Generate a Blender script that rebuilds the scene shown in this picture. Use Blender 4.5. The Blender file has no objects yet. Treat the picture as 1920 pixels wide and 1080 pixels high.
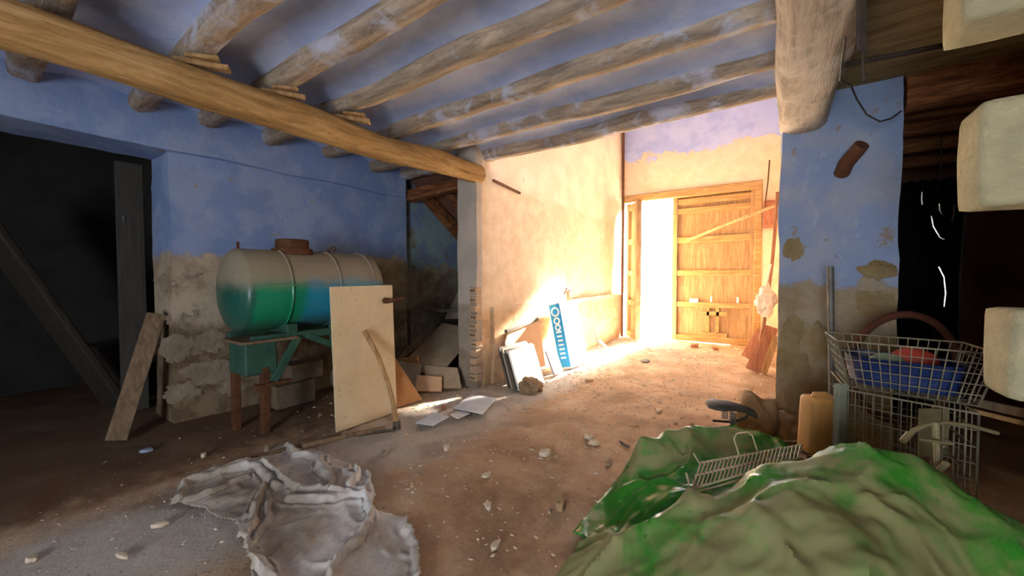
import bpy, bmesh, math, random
import numpy as np
from mathutils import Vector, Matrix, noise as mnoise
random.seed(7); np.random.seed(7)
S = bpy.context.scene
C = S.collection
PI = math.pi

# ------------------------------------------------------------------ camera, world, sun, exposure
CAM_H = 1.4
F_PX = 730.0
YAW = math.atan(515 / F_PX)
PITCH = math.atan(22 / F_PX)
cd = bpy.data.cameras.new('camera'); cam = bpy.data.objects.new('camera', cd); C.objects.link(cam)
cd.sensor_width = 36.0; cd.lens = 36.0 * F_PX / 1920.0; cd.clip_start = 0.02; cd.clip_end = 200
cam.location = (0, 0, CAM_H); cam.rotation_euler = (PI / 2 - PITCH, 0, YAW)
S.camera = cam

w = bpy.data.worlds.new('sky'); S.world = w; w.use_nodes = True
bg = w.node_tree.nodes['Background']
bg.inputs['Color'].default_value = (0.86, 0.92, 1.0, 1); bg.inputs['Strength'].default_value = 5.5

sd = bpy.data.lights.new('sun', 'SUN'); sun = bpy.data.objects.new('sun', sd); C.objects.link(sun)
sd.energy = 95.0; sd.angle = math.radians(7); sd.color = (1.0, 0.91, 0.78)
sun_dir = Vector((-0.175, -1.0, -0.535)).normalized()
sun.rotation_euler = sun_dir.to_track_quat('-Z', 'Y').to_euler(); sun.location = (2, 14, 8)

def portal(name, loc, rot, sx, sy):
    d = bpy.data.lights.new(name, 'AREA'); d.shape = 'RECTANGLE'; d.size = sx; d.size_y = sy
    d.cycles.is_portal = True
    o = bpy.data.objects.new(name, d); C.objects.link(o); o.location = loc; o.rotation_euler = rot
portal('door_portal', (-1.8, 9.28, 1.6), (-PI / 2, 0, 0), 2.9, 3.3)
portal('rear_portal', (0.1, -3.55, 1.05), (PI / 2, 0, 0), 1.6, 2.1)  # sky through the unseen rear doorway, added and sized for fill

vs = S.view_settings
vs.view_transform = 'Standard'; vs.look = 'None'; vs.gamma = 1.0; vs.use_curve_mapping = False
vs.exposure = 2.2
try:
    S.cycles.use_denoising = True; S.cycles.sample_clamp_indirect = 12; S.cycles.max_bounces = 10
    S.cycles.diffuse_bounces = 7; S.cycles.transparent_max_bounces = 8
except Exception: pass

# ------------------------------------------------------------------ survey helpers: sight lines from the photograph's station to real planes
_c, _s = math.cos(YAW), math.sin(YAW)
F0 = Vector((-_s, _c, 0)); RT = Vector((_c, _s, 0)); UP0 = Vector((0, 0, 1))
FW = F0 * math.cos(PITCH) - UP0 * math.sin(PITCH); UPV = UP0 * math.cos(PITCH) + F0 * math.sin(PITCH)
EYE = Vector((0, 0, CAM_H))
def ray(u, v): return FW + RT * ((u - 960) / F_PX) + UPV * ((540 - v) / F_PX)
def g(u, v, z=0.0): r = ray(u, v); return EYE + r * ((z - CAM_H) / r.z)
def oX(u, v, X): r = ray(u, v); return EYE + r * (X / r.x)
def oY(u, v, Y): r = ray(u, v); return EYE + r * (Y / r.y)
def od(u, v, d): return EYE + ray(u, v) * d

# ------------------------------------------------------------------ materials
def lin(h):
    h = h.lstrip('#'); o = []
    for i in (0, 2, 4):
        c = int(h[i:i + 2], 16) / 255.0
        o.append(c / 12.92 if c <= 0.04045 else ((c + 0.055) / 1.055) ** 2.4)
    return (o[0], o[1], o[2], 1.0)

class Mat:
    def __init__(s, name, rough=0.9, spec=0.25):
        s.m = bpy.data.materials.new(name); s.m.use_nodes = True
        s.nt = s.m.node_tree; s.n = s.nt.nodes; s.l = s.nt.links
        s.b = s.n['Principled BSDF']; s.b.inputs['Roughness'].default_value = rough
        s.b.inputs['Specular IOR Level'].default_value = spec
    def val(s, sock, v):
        if isinstance(v, bpy.types.NodeSocket): s.l.new(v, sock)
        elif v is not None: sock.default_value = v
    def wpos(s): return s.n.new('ShaderNodeNewGeometry').outputs['Position']
    def opos(s): return s.n.new('ShaderNodeTexCoord').outputs['Object']
    def scale(s, v, sc):
        n = s.n.new('ShaderNodeVectorMath'); n.operation = 'MULTIPLY'; s.l.new(v, n.inputs[0]); n.inputs[1].default_value = sc; return n.outputs[0]
    def xyz(s, v):
        n = s.n.new('ShaderNodeSeparateXYZ'); s.l.new(v, n.inputs[0]); return n.outputs
    def noise(s, v, sc=5, det=6, rough=0.6, dist=0.0):
        n = s.n.new('ShaderNodeTexNoise'); s.l.new(v, n.inputs['Vector'])
        n.inputs['Scale'].default_value = sc; n.inputs['Detail'].default_value = det
        n.inputs['Roughness'].default_value = rough; n.inputs['Distortion'].default_value = dist
        return n.outputs['Fac']
    def voro(s, v, sc=5):
        n = s.n.new('ShaderNodeTexVoronoi'); s.l.new(v, n.inputs['Vector']); n.inputs['Scale'].default_value = sc; return n.outputs['Distance']
    def math(s, op, a, b=None, clamp=False):
        n = s.n.new('ShaderNodeMath'); n.operation = op; n.use_clamp = clamp
        s.val(n.inputs[0], a); s.val(n.inputs[1], b); return n.outputs[0]
    def step(s, x, lo, hi):
        n = s.n.new('ShaderNodeMapRange'); s.val(n.inputs['Value'], x); n.interpolation_type = 'SMOOTHSTEP'
        n.inputs['From Min'].default_value = lo; n.inputs['From Max'].default_value = hi; return n.outputs[0]
    def mix(s, f, a, b):
        n = s.n.new('ShaderNodeMix'); n.data_type = 'RGBA'
        s.val(n.inputs[0], f); s.val(n.inputs[6], a); s.val(n.inputs[7], b); return n.outputs[2]
    def ramp(s, f, *stops):
        n = s.n.new('ShaderNodeValToRGB'); s.l.new(f, n.inputs[0]); e = n.color_ramp.elements
        while len(e) < len(stops): e.new(0.5)
        for i, (p, c) in enumerate(stops): e[i].position = p; e[i].color = lin(c) if isinstance(c, str) else c
        return n.outputs[0]
    def color(s, c): s.val(s.b.inputs['Base Color'], c)
    def bump(s, h, st=0.5, d=0.02):
        n = s.n.new('ShaderNodeBump'); n.inputs['Strength'].default_value = st; n.inputs['Distance'].default_value = d
        s.l.new(h, n.inputs['Height']); s.l.new(n.outputs[0], s.b.inputs['Normal'])

def simple(name, c1, c2, sc=6, rough=0.85, bump=0.3, bd=0.01, world=False, stretch=None, spec=0.25, metal=0.0, c3=None):
    m = Mat(name, rough, spec); p = m.wpos() if world else m.opos()
    if stretch: p = m.scale(p, stretch)
    n = m.noise(p, sc, 7, 0.65); st = [(0.32, c1), (0.66, c2)]
    if c3: st.append((0.8, c3))
    m.color(m.ramp(n, *st)); m.b.inputs['Metallic'].default_value = metal
    if bump: m.bump(m.noise(p, sc * 3, 6, 0.7), bump, bd)
    return m.m

def wall_mat(name, paint, paint2, plaster, plaster2, bare, bare2, zp, zb, axis_amp=0.5, peel=.66):
    """limewash above a wandering height zp, plaster under it, bare earth and stone under zb"""
    m = Mat(name, 0.95, 0.1); p = m.wpos(); z = m.xyz(p)[2]
    n1 = m.noise(p, 1.3, 8, 0.62, 0.4); n2 = m.noise(p, 5, 8, 0.7); n3 = m.noise(p, 18, 6, 0.7); n4 = m.noise(p, 2.6, 6, 0.6)
    zz = m.math('ADD', z, m.math('MULTIPLY', m.math('SUBTRACT', n1, 0.5), axis_amp * 2))
    zz = m.math('ADD', zz, m.math('MULTIPLY', m.math('SUBTRACT', n2, 0.5), 0.35))
    pc = m.mix(m.step(n4, 0.40, 0.60), lin(paint), lin(paint2))
    n5 = m.noise(m.scale(p, (1, 1, .35)), 9, 8, 0.75, 0.8); pc = m.mix(m.math('MULTIPLY', m.step(n5, 0.58, 0.68), 0.45), pc, lin('#b9bccb')); pc = m.mix(m.math('MULTIPLY', m.step(n5, 0.36, 0.28), 0.55), pc, lin('#5c6076'))
    pc = m.mix(m.step(n3, 0.66, 0.74), pc, lin('#c9c8cc'))
    pl = m.mix(m.step(n2, 0.36, 0.66), lin(plaster), lin(plaster2))
    br = m.mix(m.step(n2, 0.40, 0.60), lin(bare), lin(bare2))
    c = m.mix(m.step(zz, zb - 0.06, zb + 0.06), br, pl)
    c = m.mix(m.step(zz, zp - 0.03, zp + 0.03), c, pc)
    c = m.mix(m.math('MULTIPLY', m.step(n2, peel, peel + .04), 0.85), c, pl)
    m.color(c)
    h = m.math('ADD', m.math('MULTIPLY', n2, 0.8), m.math('MULTIPLY', n3, 0.35))
    h = m.math('ADD', h, m.math('MULTIPLY', m.step(zz, zp - 0.03, zp + 0.03), 0.25))
    m.bump(h, 0.55, 0.03)
    return m.m

M = {}
M['blue_wall'] = wall_mat('blue_limewash_wall', '#7f97c6', '#93a8cf', '#c4b59f', '#a08e77', '#8d7a63', '#6e5b48', 1.62, 0.95, 0.28, peel=.635)
M['recess'] = wall_mat('recess_wall', '#8599bb', '#93aeb0', '#b3aa94', '#857b66', '#857862', '#6a5d4d', 1.55, 0.9, 0.55, peel=.56)
M['cream'] = wall_mat('cream_wall', '#d8c6ad', '#e2d2bb', '#dcc9ae', '#cdb699', '#cdb08c', '#b99a78', 2.6, 0.95, 0.12)
M['back'] = wall_mat('door_wall', '#a7b2e0', '#b9c2e6', '#d9c4a6', '#e2d0b6', '#cfb28e', '#c29b7a', 4.05, 0.35, 0.5)
M['pillar'] = wall_mat('pillar_wall', '#8597b8', '#969fb2', '#9d907c', '#8d7c62', '#86734f', '#9a8a70', 1.30, 0.9, 0.22, peel=.60)
M['stub'] = wall_mat('stub_wall', '#b0a79c', '#bdb3a6', '#a59a8c', '#958a7c', '#8a7d6d', '#9a8b78', 1.05, 0.4, 0.15)
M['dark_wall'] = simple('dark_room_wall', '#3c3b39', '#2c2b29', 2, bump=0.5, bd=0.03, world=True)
M['brown_wall'] = simple('store_wall', '#805c48', '#69493a', 2, bump=0.5, bd=0.03, world=True)
M['pier'] = simple('pier_stone', '#a39b7c', '#b9b08d', 7, rough=0.95, bump=0.8, bd=0.02, world=True, c3='#c6c0a4')
M['mortar'] = simple('mortar', '#a79a80', '#8e806a', 8, bump=0.6, bd=0.02, world=True)

def floor_mat():
    m = Mat('dirt_floor', 0.97, 0.1); p = m.wpos(); o = m.xyz(p)
    n1 = m.noise(p, 0.9, 8, 0.65, 0.5); n2 = m.noise(p, 6, 8, 0.7); n3 = m.noise(p, 45, 6, 0.75); n4 = m.noise(p, 2.2, 7, 0.6)
    c = m.ramp(n4, (0.3, '#9a7d61'), (0.5, '#b59779'), (0.7, '#c8b093'))
    c = m.mix(m.math('MULTIPLY', m.step(n2, 0.52, 0.68), 0.6), c, lin('#b9a283'))
    # plaster dust along cream wall and past chipboard, partly painted-in door skylight
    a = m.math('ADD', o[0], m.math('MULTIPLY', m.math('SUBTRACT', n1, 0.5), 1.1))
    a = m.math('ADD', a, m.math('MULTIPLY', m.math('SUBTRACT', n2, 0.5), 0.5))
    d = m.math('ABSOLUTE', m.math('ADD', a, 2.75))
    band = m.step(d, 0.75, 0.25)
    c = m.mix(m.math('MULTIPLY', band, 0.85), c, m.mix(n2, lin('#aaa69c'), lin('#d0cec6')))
    # darker brown earth by the left wall
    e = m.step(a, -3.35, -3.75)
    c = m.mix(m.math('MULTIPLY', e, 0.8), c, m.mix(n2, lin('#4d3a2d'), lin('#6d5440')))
    c = m.mix(m.math('MULTIPLY', m.step(n3, 0.60, 0.70), 0.55), c, lin('#cbbfa8'))
    c = m.mix(m.math('MULTIPLY', m.step(n3, 0.42, 0.33), 0.65), c, lin('#4c3929'))
    c = m.mix(m.math('MULTIPLY', m.step(n1, 0.50, 0.38), 0.4), c, lin('#6d5038'))
    m.color(c)
    m.bump(m.math('ADD', m.math('MULTIPLY', n3, 0.5), n2), 0.8, 0.025)
    return m.m
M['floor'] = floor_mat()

def log_mat(name, dark, mid, pale, wash, wash_amt, length_axis):
    m = Mat(name, 0.9, 0.15); p = m.wpos()
    st = {'x': (1.2, 9, 9), 'y': (9, 1.2, 9), 'z': (9, 9, 1.2)}[length_axis]
    q = m.scale(p, st)
    g1 = m.noise(q, 1.6, 9, 0.7, 0.6); g2 = m.noise(q, 5.5, 6, 0.7); n = m.noise(p, 3.2, 7, 0.65, 0.5)
    c = m.ramp(g1, (0.30, dark), (0.5, mid), (0.70, pale))
    c = m.mix(m.math('MULTIPLY', m.step(g2, 0.44, 0.36), 0.55), c, lin(dark))
    if wash:
        lo = 0.72 - wash_amt * 0.5
        c = m.mix(m.step(n, lo, lo + 0.16), c, m.mix(g1, lin(wash[0]), lin(wash[1])))
    m.color(c); m.bump(m.math('ADD', g1, m.math('MULTIPLY', g2, 0.5)), 0.7, 0.02)
    return m.m
M['joist'] = log_mat('limewashed_joist', '#6d6055', '#9d8c7a', '#c4b096', ('#a9b0c8', '#bdbcc2'), 0.44, 'x')
M['beam'] = log_mat('honey_beam', '#7d5e3a', '#ae8a58', '#c8a878', None, 0, 'y')
M['rbeam'] = log_mat('grey_beam', '#8a7b6b', '#b8aa9a', '#d4c8b5', ('#cdc8c6', '#c2b49c'), 0.5, 'y')
M['dark_joist'] = log_mat('dark_joist', '#4a2c1c', '#7d4e30', '#b57f50', None, 0, 'x')
M['vault'] = wall_mat('vault_limewash', '#a9b9e2', '#bcc8e8', '#cfcbc8', '#b9bac2', '#cfcbc8', '#b9bac2', -5, -9, 0.3)
def board_ceil():
    m = Mat('store_ceiling', 0.95, 0.1); p = m.wpos(); q = m.scale(p, (1, 6, 6))
    m.color(m.ramp(m.noise(q, 1.5, 8, 0.7), (0.3, '#5f4c33'), (0.5, '#877350'), (0.72, '#a4916a'))); m.bump(m.noise(q, 5, 6, 0.7), 0.5, 0.02); return m.m
M['store_ceiling'] = board_ceil()

def wood(name, a, b, c, axis=2, sc=3.0, rough=0.8):
    m = Mat(name, rough, 0.2); st = [9, 9, 9]; st[axis] = 0.9
    q = m.scale(m.opos(), tuple(st)); n = m.noise(q, sc, 8, 0.68, 0.5); n2 = m.noise(m.opos(), 4, 6, 0.6)
    cc = m.ramp(n, (0.3, a), (0.52, b), (0.72, c)); cc = m.mix(m.math('MULTIPLY', m.step(n2, 0.5, 0.72), 0.35), cc, lin(a))
    m.color(cc); m.bump(n, 0.35, 0.008); return m.m
M['door'] = wood('door_wood', '#86684a', '#a5855f', '#bd9f79', 2)
M['door_rail'] = wood('door_rail_wood', '#8a6946', '#ab8859', '#c4a577', 0)
M['plank'] = wood('grey_plank', '#5b4a39', '#7f6a52', '#98836a', 2)
M['redplank'] = wood('red_plank', '#7d4f3a', '#a06c52', '#b58467', 2)
M['handle'] = wood('handle_wood', '#86643f', '#a9875c', '#c0a077', 2)
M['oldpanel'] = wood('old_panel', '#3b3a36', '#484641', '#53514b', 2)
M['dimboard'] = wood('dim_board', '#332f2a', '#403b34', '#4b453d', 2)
M['brownboard'] = simple('brown_board', '#9a7048', '#b0845a', 4, bump=0.15)
M['cardboard'] = simple('dusty_cardboard', '#94816a', '#ab9a80', 5, bump=0.3, c3='#bba98e')
M['greycard'] = simple('grey_sheet', '#8d8371', '#a39a88', 5, bump=0.2)
M['paleslate'] = simple('pale_sheet', '#b4bfc8', '#d0d6da', 6, bump=0.25)
M['whiteboard'] = simple('white_board', '#d8d5cd', '#e6e3dc', 4, bump=0.1)
M['slate'] = simple('mauve_slab', '#86808a', '#9a949c', 5, bump=0.2)
M['peach'] = simple('peach_board', '#cba37e', '#d8b594', 4, bump=0.1)
M['darkedge'] = simple('dark_edge', '#4d463f', '#6b6258', 8)
M['rust'] = simple('rust', '#4f3323', '#734c32', 9, rough=0.8, bump=0.4, metal=0.2)
M['iron'] = simple('grey_iron', '#5b5a56', '#77756f', 9, rough=0.6, bump=0.2, metal=0.4)
M['khaki'] = simple('khaki_paint', '#6f6548', '#857a58', 8, rough=0.6, bump=0.2)
M['wire'] = simple('dull_wire', '#6f6653', '#8d846e', 12, rough=0.7, bump=0, metal=0.0)
M['rackwire'] = simple('rack_wire', '#9a9072', '#b8ad8c', 12, rough=0.6, bump=0)
M['darkwire'] = simple('dark_wire', '#2c2622', '#4a4038', 12, rough=0.7, bump=0)
M['glintwire'] = simple('bright_wire', '#c8c8c8', '#e4e4e4', 12, rough=0.25, bump=0, metal=1.0)
M['blackplastic'] = simple('black_plastic', '#0e0d0f', '#1c1a1c', 4, rough=0.35, bump=0.5, bd=0.02, spec=0.5)
M['jerry'] = simple('ochre_plastic', '#b98a4f', '#cc9d62', 4, rough=0.5, bump=0.1, c3='#c09457')
M['postgrey'] = simple('grey_green_post', '#6f7568', '#858a7c', 5, bump=0.2)
M['tub'] = simple('blue_tub', '#14234c', '#1d305f', 3, rough=0.4, bump=0, spec=0.5)
M['redball'] = simple('red_ball', '#a13a2f', '#b54b3b', 3, rough=0.5, bump=0)
M['greenball'] = simple('grey_green_ball', '#72856f', '#86977f', 3, rough=0.5, bump=0)
M['tyre'] = simple('brown_tyre', '#4d2c20', '#643a2a', 6, rough=0.8, bump=0.3)
M['saddle'] = simple('dusty_black_leather', '#33302c', '#55504a', 5, rough=0.6, bump=0.2)
M['rock'] = simple('tan_rock', '#8c7152', '#ab8f6c', 5, bump=0.7, bd=0.03, c3='#b89a70')
M['chip'] = simple('plaster_chip', '#b9a88e', '#d3c6b0', 8, bump=0.4)
M['brick'] = simple('hollow_brick', '#a88c70', '#bfa587', 9, bump=0.5, c3='#c9b397')
M['hole'] = simple('brick_hole', '#5d4735', '#6e5541', 9)
M['stone'] = simple('wall_stone', '#7f6c49', '#978764', 6, bump=0.7, bd=0.03)
M['bedstone'] = simple('bedded_stone', '#8b7b67', '#a29380', 6, bump=0.7, bd=0.03)
M['darkmason'] = simple('dull_masonry', '#6b5b4a', '#80705c', 6, bump=0.8, bd=0.03)
M['bluebarrel'] = simple('blue_barrel', '#1c2f6d', '#283f86', 3, rough=0.5, bump=0)
M['darkgreen'] = simple('dark_green_bin', '#24302a', '#33413a', 3, rough=0.6, bump=0)
M['tankgreen'] = simple('green_frame_paint', '#2c4f43', '#3f6353', 6, rough=0.6, bump=0.2, c3='#6d7a62')
M['boxblue'] = simple('box_blue', '#2f9ad6', '#3aa6de', 3, rough=0.6, bump=0)
M['letter'] = simple('white_print', '#f0f4f6', '#ffffff', 3, rough=0.6, bump=0)
M['bag'] = simple('pale_bag', '#d8c3ac', '#e6d6c4', 6, rough=0.6, bump=0.4)
M['redbox'] = simple('red_brown_box', '#9a604a', '#b0745a', 5, bump=0.1)
M['outground'] = simple('outside_ground', '#c9b99c', '#d8caae', 2, bump=0, world=True)
M['bluechip'] = simple('pale_blue_scrap', '#8e99ae', '#a3adc0', 6)

def chipboard():
    m = Mat('chipboard', 0.9, 0.15); p = m.opos(); n = m.noise(p, 28, 6, 0.7); n2 = m.noise(p, 3, 6, 0.6)
    c = m.ramp(n2, (0.3, '#cdb993'), (0.7, '#dccba9')); c = m.mix(m.step(n, 0.62, 0.68), c, lin('#a58c64'))
    c = m.mix(m.math('MULTIPLY', m.step(m.voro(p, 14), 0.12, 0.05), 0.8), c, lin('#8f7650'))
    m.color(c); m.bump(m.math('ADD', n, n2), 0.5, 0.01); return m.m
M['chipboard'] = chipboard()

def tank_paint():
    m = Mat('tank_paint', 0.38, 0.5); p = m.opos(); o = m.xyz(p); n = m.noise(p, 4, 6, 0.6); n2 = m.noise(p, 22, 6, 0.7)
    y = m.math('ADD', o[1], m.math('MULTIPLY', m.math('SUBTRACT', n, 0.5), 0.15))
    paint = m.mix(m.step(y, 0.42, 0.52), lin('#0f8a63'), lin('#1f88a8'))
    paint = m.mix(m.step(y, 0.06, 0.0), paint, lin('#245d50'))
    z = m.math('ADD', o[2], m.math('MULTIPLY', m.math('SUBTRACT', n, 0.5), 0.22))
    dust = m.step(z, 1.24, 1.42)
    low = m.step(z, 1.06, 0.93)
    c = m.mix(m.math('MULTIPLY', low, 0.6), paint, lin('#3d5a50'))
    c = m.mix(m.math('MULTIPLY', m.step(n2, 0.5, 0.7), 0.3), c, lin('#5f7566'))
    c = m.mix(m.math('MULTIPLY', dust, 0.93), c, m.mix(n2, lin('#857a68'), lin('#a3977f')))
    m.color(c); m.val(m.b.inputs['Roughness'], m.step(z, 1.10, 1.42)); 
    r = m.math('ADD', m.math('MULTIPLY', dust, 0.55), 0.33); m.val(m.b.inputs['Roughness'], r)
    m.bump(n2, 0.12, 0.004); return m.m
M['tank'] = tank_paint()

def plastic(name, dust_lo, dust_hi):
    m = Mat(name, 0.28, 0.5); p = m.wpos(); n = m.noise(p, 2.4, 7, 0.6, 0.6); n2 = m.noise(p, 30, 5, 0.7); n3 = m.noise(p, 9, 6, 0.65)
    dust = m.math('MULTIPLY', m.step(m.math('ADD', m.math('MULTIPLY', n, 0.8), m.math('MULTIPLY', n3, 0.2)), dust_lo, dust_hi), 0.88)
    c = m.mix(dust, m.mix(n3, lin('#2b8a25'), lin('#4aa63a')), m.mix(n3, lin('#9c9c66'), lin('#b8a97c')))
    c = m.mix(m.math('MULTIPLY', m.step(n2, 0.64, 0.69), 0.7), c, lin('#3f4a22'))
    m.color(c); m.val(m.b.inputs['Roughness'], m.math('ADD', m.math('MULTIPLY', dust, 0.6), 0.2))
    tr = m.n.new('ShaderNodeBsdfTranslucent'); m.val(tr.inputs['Color'], m.mix(dust, lin('#2fc21f'), lin('#7fae55')))
    mx = m.n.new('ShaderNodeMixShader'); mx.inputs[0].default_value = 0.35
    out = m.n['Material Output']; m.l.new(m.b.outputs[0], mx.inputs[1]); m.l.new(tr.outputs[0], mx.inputs[2]); m.l.new(mx.outputs[0], out.inputs['Surface'])
    m.bump(n3, 0.15, 0.01)
    return m.m
M['plastic_far'] = plastic('green_polythene_far', 0.46, 0.60)
M['plastic_near'] = plastic('green_polythene_near', 0.36, 0.56)

def cloth_mat():
    m = Mat('gauze_cloth', 0.95, 0.05); p = m.wpos(); n = m.noise(p, 2.2, 7, 0.6, 0.4); n2 = m.noise(p, 60, 4, 0.7); o = m.xyz(p)
    a = m.math('ADD', n, m.math('MULTIPLY', o[1], 0.28))
    c = m.ramp(a, (0.55, '#7d7061'), (0.76, '#a69d90'), (0.95, '#ccc9c4'))
    m.color(m.mix(m.math('MULTIPLY', m.step(n2, 0.5, 0.7), 0.25), c, lin('#564a3c'))); m.bump(m.math('ADD', n2, m.noise(p, 14, 5, 0.6)), 0.4, 0.01); return m.m
M['cloth'] = cloth_mat()

# ------------------------------------------------------------------ mesh builder
BASE = {}
class MB:
    def __init__(s): s.bm = bmesh.new()
    def _m(s, verts, mat): bmesh.ops.transform(s.bm, matrix=mat, verts=verts); return s
    def box(s, lo, hi, bevel=0.0, cuts=0, seg=1):
        lo = Vector(lo); hi = Vector(hi)
        t = bmesh.new(); bmesh.ops.create_cube(t, size=1.0)
        for v in t.verts: v.co = Vector([(lo[i] + hi[i]) / 2 + v.co[i] * (hi[i] - lo[i]) for i in range(3)])
        if bevel: bmesh.ops.bevel(t, geom=t.edges[:], offset=bevel, segments=seg, affect='EDGES', profile=0.6)
        s.add(t); return s
    def add(s, t, mat=None):
        if mat is not None: bmesh.ops.transform(t, matrix=mat, verts=t.verts[:])
        me = bpy.data.meshes.new('tmp'); t.to_mesh(me); t.free(); s.bm.from_mesh(me); bpy.data.meshes.remove(me)
    def gridbox(s, lo, hi, step, amp, sc, seed=0.0):
        """a box with its faces cut to about `step` and roughened"""
        lo = Vector(lo); hi = Vector(hi); t = bmesh.new()
        n = [max(1, int(round((hi[i] - lo[i]) / step))) for i in range(3)]
        for ax in range(3):
            a, b = (ax + 1) % 3, (ax + 2) % 3
            for side in (0, 1):
                vs_ = [[None] * (n[b] + 1) for _ in range(n[a] + 1)]
                for i in range(n[a] + 1):
                    for j in range(n[b] + 1):
                        c = [0, 0, 0]; c[ax] = hi[ax] if side else lo[ax]
                        c[a] = lo[a] + (hi[a] - lo[a]) * i / n[a]; c[b] = lo[b] + (hi[b] - lo[b]) * j / n[b]
                        vs_[i][j] = t.verts.new(c)
                for i in range(n[a]):
                    for j in range(n[b]):
                        q = [vs_[i][j], vs_[i + 1][j], vs_[i + 1][j + 1], vs_[i][j + 1]]
                        t.faces.new(q if side else q[::-1])
        bmesh.ops.remove_doubles(t, verts=t.verts[:], dist=1e-4)
        for v in t.verts:
            p = v.co * sc + Vector((seed, seed * 1.7, 3.1))
            v.co += mnoise.noise_vector(p) * amp + mnoise.noise_vector(p * 4.1) * (amp * 0.35)
        s.add(t); return s
    def bar(s, a, b, width, thick, side, bevel=0.0, jit=0.0, cuts=0):
        """plank from a to b; width runs along `side`, thickness across both"""
        a = Vector(a); b = Vector(b); z = (b - a); L = z.length; z.normalize()
        x = Vector(side); x = (x - z * x.dot(z)).normalized(); y = z.cross(x)
        t = bmesh.new(); bmesh.ops.create_cube(t, size=1.0)
        for v in t.verts: v.co = Vector((v.co.x * width, v.co.y * thick, (v.co.z + 0.5) * L))
        if jit:
            for v in t.verts: v.co += Vector((random.uniform(-jit, jit), random.uniform(-jit, jit) * 0.3, random.uniform(-jit, jit)))
        if bevel: bmesh.ops.bevel(t, geom=t.edges[:], offset=bevel, segments=1, affect='EDGES')
        mat = Matrix(((x.x, y.x, z.x, a.x), (x.y, y.y, z.y, a.y), (x.z, y.z, z.z, a.z), (0, 0, 0, 1)))
        s.add(t, mat); return s
    def tube(s, pts, r, n=8, cap=True, fn=None, closed=False):
        pts = [Vector(p) for p in pts]; N = len(pts)
        rr = r if isinstance(r, (list, tuple)) else [r] * N
        t = bmesh.new(); rings = []; nx = None
        for i in range(N):
            if closed: d = (pts[(i + 1) % N] - pts[i - 1]).normalized()
            else: d = (pts[min(i + 1, N - 1)] - pts[max(i - 1, 0)]).normalized()
            if nx is None:
                nx = d.orthogonal() if abs(d.z) > 0.9 else d.cross(Vector((0, 0, 1)))
            nx = (nx - d * nx.dot(d)).normalized(); ny = d.cross(nx)
            ring = []
            for k in range(n):
                th = 2 * PI * k / n; q = rr[i] * (fn(i, th) if fn else 1.0)
                ring.append(t.verts.new(pts[i] + nx * (math.cos(th) * q) + ny * (math.sin(th) * q)))
            rings.append(ring)
        for i in range(N if closed else N - 1):
            A = rings[i]; B = rings[(i + 1) % N]
            for k in range(n): t.faces.new((A[k], A[(k + 1) % n], B[(k + 1) % n], B[k]))
        if cap and not closed: t.faces.new(rings[0][::-1]); t.faces.new(rings[-1])
        bmesh.ops.recalc_face_normals(t, faces=t.faces[:])
        s.add(t); return s
    def prism(s, poly, vec):
        """polygon (3-D points, planar) pushed along vec"""
        t = bmesh.new(); vec = Vector(vec)
        a = [t.verts.new(Vector(p)) for p in poly]; b = [t.verts.new(Vector(p) + vec) for p in poly]; n = len(poly)
        t.faces.new(a[::-1]); t.faces.new(b)
        for i in range(n): t.faces.new((a[i], a[(i + 1) % n], b[(i + 1) % n], b[i]))
        bmesh.ops.recalc_face_normals(t, faces=t.faces[:]); s.add(t); return s
    def lump(s, c, rad, seed, sub=3, amp=0.25, sc=1.6):
        t = bmesh.new(); bmesh.ops.create_icosphere(t, subdivisions=sub, radius=1.0)
        for v in t.verts:
            k = 1 + amp * (mnoise.noise(v.co * sc + Vector((seed, seed * 2.3, 0))) + 0.5 * mnoise.noise(v.co * sc * 2.7 + Vector((0, seed, seed))))
            v.co = Vector((v.co.x * rad[0] * k, v.co.y * rad[1] * k, v.co.z * rad[2] * k)) + Vector(c)
        s.add(t); return s
    def torus(s, c, R, r, ax, ay, n=32, m=8, a0=0, a1=2 * PI):
        c = Vector(c); ax = Vector(ax).normalized(); ay = Vector(ay).normalized()
        full = abs(a1 - a0 - 2 * PI) < 1e-6
        pts = [c + ax * (R * math.cos(a0 + (a1 - a0) * i / n)) + ay * (R * math.sin(a0 + (a1 - a0) * i / n)) for i in range(n if full else n + 1)]
        return s.tube(pts, r, m, closed=full)
    def build(s, name, mat, parent=None, smooth=False, base=None):
        co = [v.co for v in s.bm.verts]
        if parent is not None: b = BASE[parent.name]
        else:
            if base is None:
                lo = [min(c[i] for c in co) for i in range(3)]; hi = [max(c[i] for c in co) for i in range(3)]
                base = Vector(((lo[0] + hi[0]) / 2, (lo[1] + hi[1]) / 2, lo[2]))
            b = Vector(base)
        for v in s.bm.verts: v.co -= b
        me = bpy.data.meshes.new(name); s.bm.to_mesh(me); s.bm.free()
        if smooth:
            for f in me.polygons: f.use_smooth = True
            try: me.set_sharp_from_angle(angle=math.radians(smooth if smooth > 1 else 40))
            except Exception: pass
        me.materials.append(M[mat] if isinstance(mat, str) else mat)
        o = bpy.data.objects.new(name, me); C.objects.link(o)
        if parent is None: o.location = b
        else: o.parent = parent
        BASE[o.name] = b
        return o

def tag(o, label, cat, group=None):
    o['label'] = label; o['category'] = cat
    if group: o['group'] = group
    return o
def struct(o, label=None):
    o['kind'] = 'structure'
    if label: o['label'] = label
    return o
def stuff(o, label=None, cat=None):
    o['kind'] = 'stuff'
    if label: o['label'] = label
    if cat: o['category'] = cat
    return o
def thing(name, label, cat, base, group=None):
    o = bpy.data.objects.new(name, None); C.objects.link(o); o.location = base; o.empty_display_size = 0.1
    BASE[o.name] = Vector(base); return tag(o, label, cat, group)

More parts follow.
